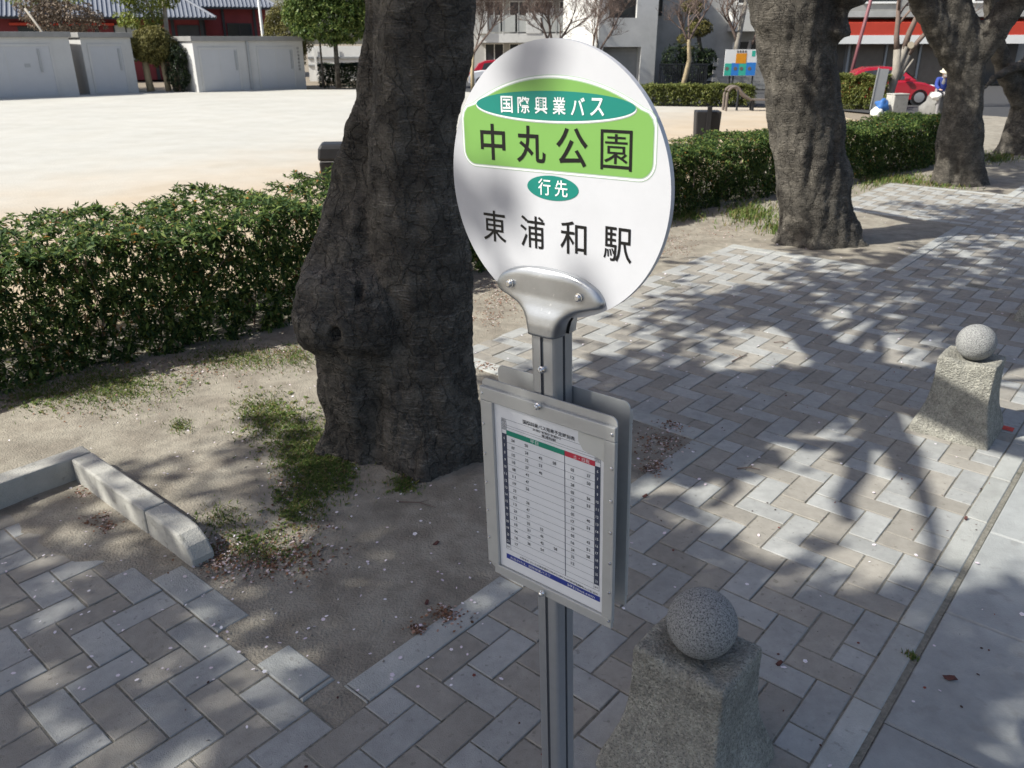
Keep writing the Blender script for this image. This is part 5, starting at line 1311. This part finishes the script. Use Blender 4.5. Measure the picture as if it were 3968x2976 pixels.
def lump(r, sq, seed, c=(0, 0, 0)):
    mb = MB().sphere(c, r, 18, 12, sq); me = mb.mesh('lump', True)
    for v in me.vertices: v.co += v.co.normalized() * r * .42 * noise.noise(v.co * 3.2 / r * .5 + Vector((seed, 0, 0)))
    return me
link('blue_part', lump(.24, (1, .8, .9), 3), 'blue_plastic', bag, loc=(.05, 0, .36))
link('white_part', lump(.22, (1.1, .8, .7), 6), 'white_paint', bag, loc=(-.10, -.05, .13))
# person resting on a boulder
rock = tag(link('boulder', lump(.6, (1, .75, .8), 9), 'boulder', loc=(15.05, 30.2, .26)), 'grey boulder under the seated person by the third cherry trunk', 'boulder')
def skin_body(name, verts, edges_, rads, m, parent, sub=2):
    me = bpy.data.meshes.new(name); me.from_pydata(verts, edges_, [])
    o = bpy.data.objects.new(name, me); COL.objects.link(o)
    sk = o.modifiers.new('skin', 'SKIN'); ss = o.modifiers.new('sub', 'SUBSURF'); ss.levels = sub; ss.render_levels = sub
    for i, r_ in enumerate(rads): me.skin_vertices[0].data[i].radius = (r_, r_)
    me.skin_vertices[0].data[0].use_root = True
    dg = bpy.context.evaluated_depsgraph_get(); me2 = bpy.data.meshes.new_from_object(o.evaluated_get(dg)); bpy.data.objects.remove(o)
    return link(name, me2, m, parent, smooth=True)
def person():
    t = thing('person', 'person in a blue jacket and cream hat sitting bent forward on the boulder', 'person', (14.93, 30.0, 0.0), R(-100))
    # local: faces +x ; seat at 0.62 m
    V = [(0, 0, .72), (.03, 0, .95), (.10, 0, 1.14), (.16, 0, 1.27), (.19, 0, 1.30), (.23, 0, 1.35),
         (.04, .10, .70), (.42, .12, .70), (.45, .12, .30), (.46, .12, .07), (.60, .12, .05),
         (.04, -.10, .70), (.42, -.12, .70), (.45, -.12, .30), (.46, -.12, .07), (.60, -.12, .05)]
    E_ = [(0, 1), (1, 2), (2, 3), (3, 4), (4, 5), (0, 6), (6, 7), (7, 8), (8, 9), (9, 10), (0, 11), (11, 12), (12, 13), (13, 14), (14, 15)]
    skin_body('body', V, E_, [.15, .14, .15, .06, .055, .06, .10, .075, .055, .045, .04, .10, .075, .055, .045, .04], 'cloth_grey', t)
    Vj = [(0, 0, .76), (.03, 0, .95), (.10, 0, 1.14), (.14, 0, 1.24), (.10, .17, 1.18), (.22, .22, .98), (.42, .16, .88), (.10, -.17, 1.18), (.22, -.22, .98), (.42, -.16, .88)]
    Ej = [(0, 1), (1, 2), (2, 3), (2, 4), (4, 5), (5, 6), (2, 7), (7, 8), (8, 9)]
    skin_body('jacket', Vj, Ej, [.175, .165, .17, .09, .085, .065, .05, .085, .065, .05], 'cloth_blue', t)
    for sy in (1, -1):
        hd = MB(); hd.sphere((.48, sy * .15, .87), .045, 10, 8, (1.1, .9, .55))
        for k in range(4): hd.tube([(.50, sy * .15 + (k - 1.5) * .018, .87), (.545, sy * .15 + (k - 1.5) * .02, .865), (.57 - .006 * abs(k - 1), sy * .15 + (k - 1.5) * .02, .845)], [.0095, .009, .007], 6)
        hd.tube([(.47, sy * .15 - sy * .035, .87), (.505, sy * .15 - sy * .06, .865), (.53, sy * .15 - sy * .058, .855)], [.011, .010, .008], 6)
        link('hand', hd, 'skin', t, smooth=True)
    head = MB().sphere((.27, 0, 1.47), .10, 20, 14, (1.02, .82, 1.18)); hd = link('head', head, 'skin', t, smooth=True, loc=(-.084, 0, -.384)); hd.scale = (1.2, 1.2, 1.2)
    link('hat', MB().lathe([(.165, -.01), (.165, .0), (.112, .02), (.108, .07), (.08, .115), (.02, .13)], 20, mtx=Matrix.Translation((.27, 0, 1.52)) @ Matrix.Rotation(R(14), 4, 'Y')), 'cloth_cream', hd, smooth=True)
    link('face_mask', MB().sphere((.335, 0, 1.435), .062, 14, 10, (.8, 1.0, .9)), 'white_paint', hd, smooth=True)
    ey = MB()
    for sy in (1, -1): ey.sphere((.366, sy * .033, 1.492), .009, 8, 6)
    link('eye', ey, 'dark', hd)
    link('ear', MB().sphere((.262, .083, 1.47), .022, 8, 6, (.7, .4, 1.2)).sphere((.262, -.083, 1.47), .022, 8, 6, (.7, .4, 1.2)), 'skin', hd)
    return t
person()
tag(link('tied_bag', lump(.17, (1.1, .9, .8), 14), 'white_paint', loc=(14.62, 29.6, .66)), 'white bundle resting on the boulder beside the seated person', 'bag')

# ================================================================== GROUND COVER AND LITTER
def scatter(n, px_poly=None, grid=None):
    """random ground points; grid = (c0,c1,r0,r1) ; px_poly = picture-space polygon on the ground"""
    out = []
    while len(out) < n:
        if grid: c = rng.uniform(grid[0], grid[1]); r_ = rng.uniform(grid[2], grid[3]); p = g2w(c, r_)
        out.append((p.x, p.y, 0.0))
    return np.array(out)
def blob_scatter(blobs, n):
    """blobs: (px, py, rx, ry, weight) in picture coordinates, put down on the ground"""
    w = np.array([b[4] for b in blobs], float); w /= w.sum()
    out = []
    for b, k in zip(blobs, rng.multinomial(n, w)):
        for _ in range(k):
            x = b[0] + b[2] * rng.normal() * .5; y = b[1] + b[3] * rng.normal() * .5
            p = gnd(x, y); c, r_ = w2g(p.x, p.y)
            if paved(math.floor(c), math.floor(r_)): continue
            out.append((p.x, p.y, 0.002))
    return np.array(out)
def ground_z(P):
    P = np.array(P)
    for q in P:
        v = Vector((q[0], q[1], 0)); h = 0.022 * noise.noise(v * 1.1) + 0.011 * noise.noise(v * 4.0) + 0.005 * noise.noise(v * 13)
        q[2] = 0.003 + h
    return P
def blades(P, h, w, lean=0.5):
    n = len(P); d = rng.normal(0, 1, (n, 3)); d[:, 2] = 0; d = unit(d)
    s_ = np.cross(d, [0, 0, 1.0]); hh = (h * rng.uniform(.5, 1.3, n))[:, None]
    tip = P + np.array([0, 0, 1.0]) * hh + d * hh * lean * rng.uniform(.3, 1.4, n)[:, None]
    mid = P + np.array([0, 0, .6]) * hh + d * hh * lean * .25
    V = np.stack([P - s_ * w, P + s_ * w, mid + s_ * w * .8, tip, mid - s_ * w * .8], 1).reshape(-1, 3)
    return V, np.arange(5 * n).reshape(n, 5)
G = ground_z(blob_scatter([(600, 915, 90, 45, 3), (660, 970, 90, 60, 4), (690, 1020, 80, 60, 4), (650, 1090, 60, 50, 2), (560, 880, 60, 30, 1.5), (220, 850, 120, 40, 3), (80, 850, 90, 40, 2), (520, 775, 130, 30, 4), (250, 830, 150, 40, 3), (640, 770, 40, 30, 1), (870, 1045, 40, 20, .8), (560, 1180, 110, 45, 1.3), (480, 1120, 60, 30, .6), (390, 915, 30, 15, .4)], 15000))
V, F = blades(G, .021, .0026, .9)
tag(link('grass', np_mesh('grass', V, F), 'grass', None), kind='stuff')
G2 = np.concatenate([ground_z(blob_scatter([(1620, 465, 60, 25, 3), (1700, 500, 50, 15, 2), (1940, 400, 80, 20, 4), (1880, 375, 50, 20, 2), (2150, 345, 50, 12, 2), (2020, 415, 60, 12, 2), (1480, 470, 40, 12, 1)], 5200))])
V, F = blades(G2, .075, .006)
tag(link('grass_verge', np_mesh('grass_verge', V, F), 'grass', None), kind='stuff')
Wd = ground_z(blob_scatter([(600, 900, 80, 40, 3), (650, 970, 80, 60, 4), (690, 1030, 60, 50, 4), (740, 1010, 30, 40, 2), (870, 1045, 40, 20, .6), (620, 1100, 50, 40, 1.2), (540, 1160, 80, 30, .6), (80, 860, 90, 30, 1.5), (300, 820, 150, 30, 1.5)], 900)); Wd[:, 2] += .004
V, F = rosettes(Wd, np.tile([0, 0, 1.0], (len(Wd), 1)) + rng.normal(0, .25, (len(Wd), 3)), .020, .011, 6, .5)
tag(link('broad_leaved_weeds', np_mesh('broad_leaved_weeds', V, F), 'grass'), kind='stuff')
pb = []
for _ in range(1700):
    c = rng.uniform(-40, -9); r_ = rng.uniform(-4, 30)
    if paved(math.floor(c), math.floor(r_)): continue
    p = g2w(c, r_); pb.append((p.x, p.y, 0))
pb = ground_z(np.array(pb)); n_ = len(pb); sz = .0035 * np.exp(rng.normal(0, .5, n_))[:, None]
oct_ = np.array([(1, 0, 0), (0, 1, 0), (-1, 0, 0), (0, -1, 0), (0, 0, .7), (0, 0, -.5)])
Vp = (pb[:, None, :] + (oct_[None] * rng.uniform(.6, 1.3, (n_, 6, 1))) * sz[:, None, :]).reshape(-1, 3)
Fp = (np.array([(0, 1, 4), (1, 2, 4), (2, 3, 4), (3, 0, 4), (1, 0, 5), (2, 1, 5), (3, 2, 5), (0, 3, 5)])[None] + 6 * np.arange(n_)[:, None, None]).reshape(-1, 3)
M['pebble'] = mat('pebble', (.3, .28, .25), .9, 0, island=[(0, (.16, .145, .125)), (.7, (.34, .315, .275)), (1, (.5, .48, .44))])
tag(link('pebbles', np_mesh('pebbles', Vp, Fp), 'pebble'), kind='stuff')
W1 = np.array([tuple(gnd(1916 - 190 + 0 * i, 1397) ) for i in range(1)])
wp = gnd((3068 + 0.4074 * 1120) / S, (2300 + 0.4074 * 600) / S)
V, F = blades(np.array([(wp.x, wp.y, -.01)] * 60) + rng.normal(0, .012, (60, 3)) * [1, 1, 0], .03, .003)
tag(link('weed', np_mesh('weed', V, F), 'grass'), 'tiny green weed growing in the gap between kerb and gutter', 'weed')
# white petals everywhere on the near ground
pp_ = []
for _ in range(420):
    c = rng.uniform(-27, 6); r_ = rng.uniform(-60, 34); p = g2w(c, r_); pp_.append((p.x, p.y, .006))
for _ in range(260):
    x = rng.uniform(0, 1050); y = rng.uniform(800, 1500); p = gnd(x, y); pp_.append((p.x, p.y, .012))
pp_ = np.array(pp_)
V, F = flecks(pp_, .0085, up=2.5); big = flecks(pp_[:260], .012, up=2.5)
tag(link('fallen_petals', np_mesh('fallen_petals', *merge([(V, F), big])), 'petal'), kind='stuff')
# rusty bud scales and leaf litter
Lt = ground_z(blob_scatter([(215, 1105, 40, 40, 2.5), (190, 1075, 30, 25, 1.5), (235, 1150, 25, 20, 1.2), (560, 1215, 130, 45, 5), (640, 1180, 100, 50, 2), (470, 1200, 40, 40, 2), (620, 1060, 40, 50, 1), (960, 1330, 45, 22, 1.2), (900, 1360, 18, 10, .8), (1420, 960, 60, 30, 2.5), (1410, 1010, 30, 20, 1.5), (1450, 920, 40, 15, 1), (1080, 640, 60, 40, 5), (1050, 690, 50, 20, 2), (1060, 790, 40, 15, 1.2), (1450, 530, 60, 30, 5), (1560, 500, 70, 22, 3), (1900, 430, 60, 14, 1.5), (420, 800, 160, 30, 3), (600, 760, 70, 20, 2), (250, 870, 200, 50, 1)], 5000)); Lt[:, 2] += .006
V, F = flecks(Lt, .0085, up=1.2)
tag(link('leaf_litter', np_mesh('leaf_litter', V, F), 'litter'), kind='stuff')
db = []
for _ in range(520):
    if rng.random() < .6: c = rng.uniform(1.80, 1.93); r_ = rng.uniform(-14, 24)
    else: c = rng.uniform(-14, 5); r_ = rng.uniform(-25, 28)
    p = g2w(c, r_); db.append((p.x, p.y, .002 if c < 1.7 or c > 2 else -.012))
V, F = flecks(np.array(db), .007, up=1.0)
tag(link('debris_specks', np_mesh('debris_specks', V, F), 'debris'), kind='stuff')
# single dead leaves and twigs
def leaf_at(px, py, size, label, rz=0):
    p = gnd(px, py); mb = MB()
    out = [(-1, 0), (-.6, .35), (-.1, .5), (.5, .3), (1, 0), (.5, -.38), (-.1, -.5), (-.6, -.3)]
    top = [(x * size, y * size, .010 + .012 * math.sin(3 * x) * abs(y) * 2 + .006 * y) for x, y in out]
    bot = [(a, b, c - .0015) for a, b, c in top]
    mb.rings([bot, top])
    return tag(link('dead_leaf', mb, 'debris', loc=(p.x, p.y, .004), rot=(0, 0, rz)), label, 'leaf', 'curled dead leaves on the ground')
leaf_at(940, 1177, .022, 'dark curled leaf on bare soil left of the timetable box', .5)
leaf_at(920, 1305, .018, 'small dark leaf near the long pale border slab', 1.2)
leaf_at(1680, 1438 - 0, .02, 'dead leaf on the paving right of the near bollard', 0.3)
leaf_at(2048, 1470, .03, 'black shrivelled leaf lying on the concrete gutter', -.5)
leaf_at(1391, 1075, .02, 'dark leaf scrap on the border slab right of the timetable box', .2)
leaf_at(2083, 1125, .018, 'dark scrap on the kerb slab at the right edge', .9)
def twig_at(x0, y0, x1, y1, r_, label):
    a = gnd(x0, y0); b = gnd(x1, y1); m_ = a.lerp(b, .5) + Vector((.01, .01, .008)); a.z = b.z = .006; m_.z = .014
    d = (b - a); s_ = Vector((-d.y, d.x, 0)) * .2
    o = link('twig', MB().tube([a - a, m_ - a, b - a], [r_, r_ * .9, r_ * .5], 6).tube([m_ - a, m_ - a + d * .2 + s_], [r_ * .7, r_ * .3], 5), 'twig', loc=a)
    tag(o, label, 'twig', 'fallen twigs on the paving')
twig_at(1580, 783, 1612, 770, .006, 'short broken twig in the sun patch right of the post')
twig_at(1590, 1015, 1640, 1017, .004, 'thin pale twig lying across the sunlit pavers')
twig_at(860, 1085, 940, 1098, .004, 'thin twig lying on soil at the foot of the big trunk')
twig_at(1670, 742, 1700, 745, .004, 'little twig far along the shaded pavers')
tag(link('red_paint_mark', MB().box(-.055, .055, -.035, .035, 0, .0012), mat('red_mark', (.6, .08, .06), .8, .3, 40), loc=(*gnd(2168, 927).xy, .004), rot=(0, 0, ANG_B)), 'small red painted mark on the kerb behind the sunlit bollard', 'mark')
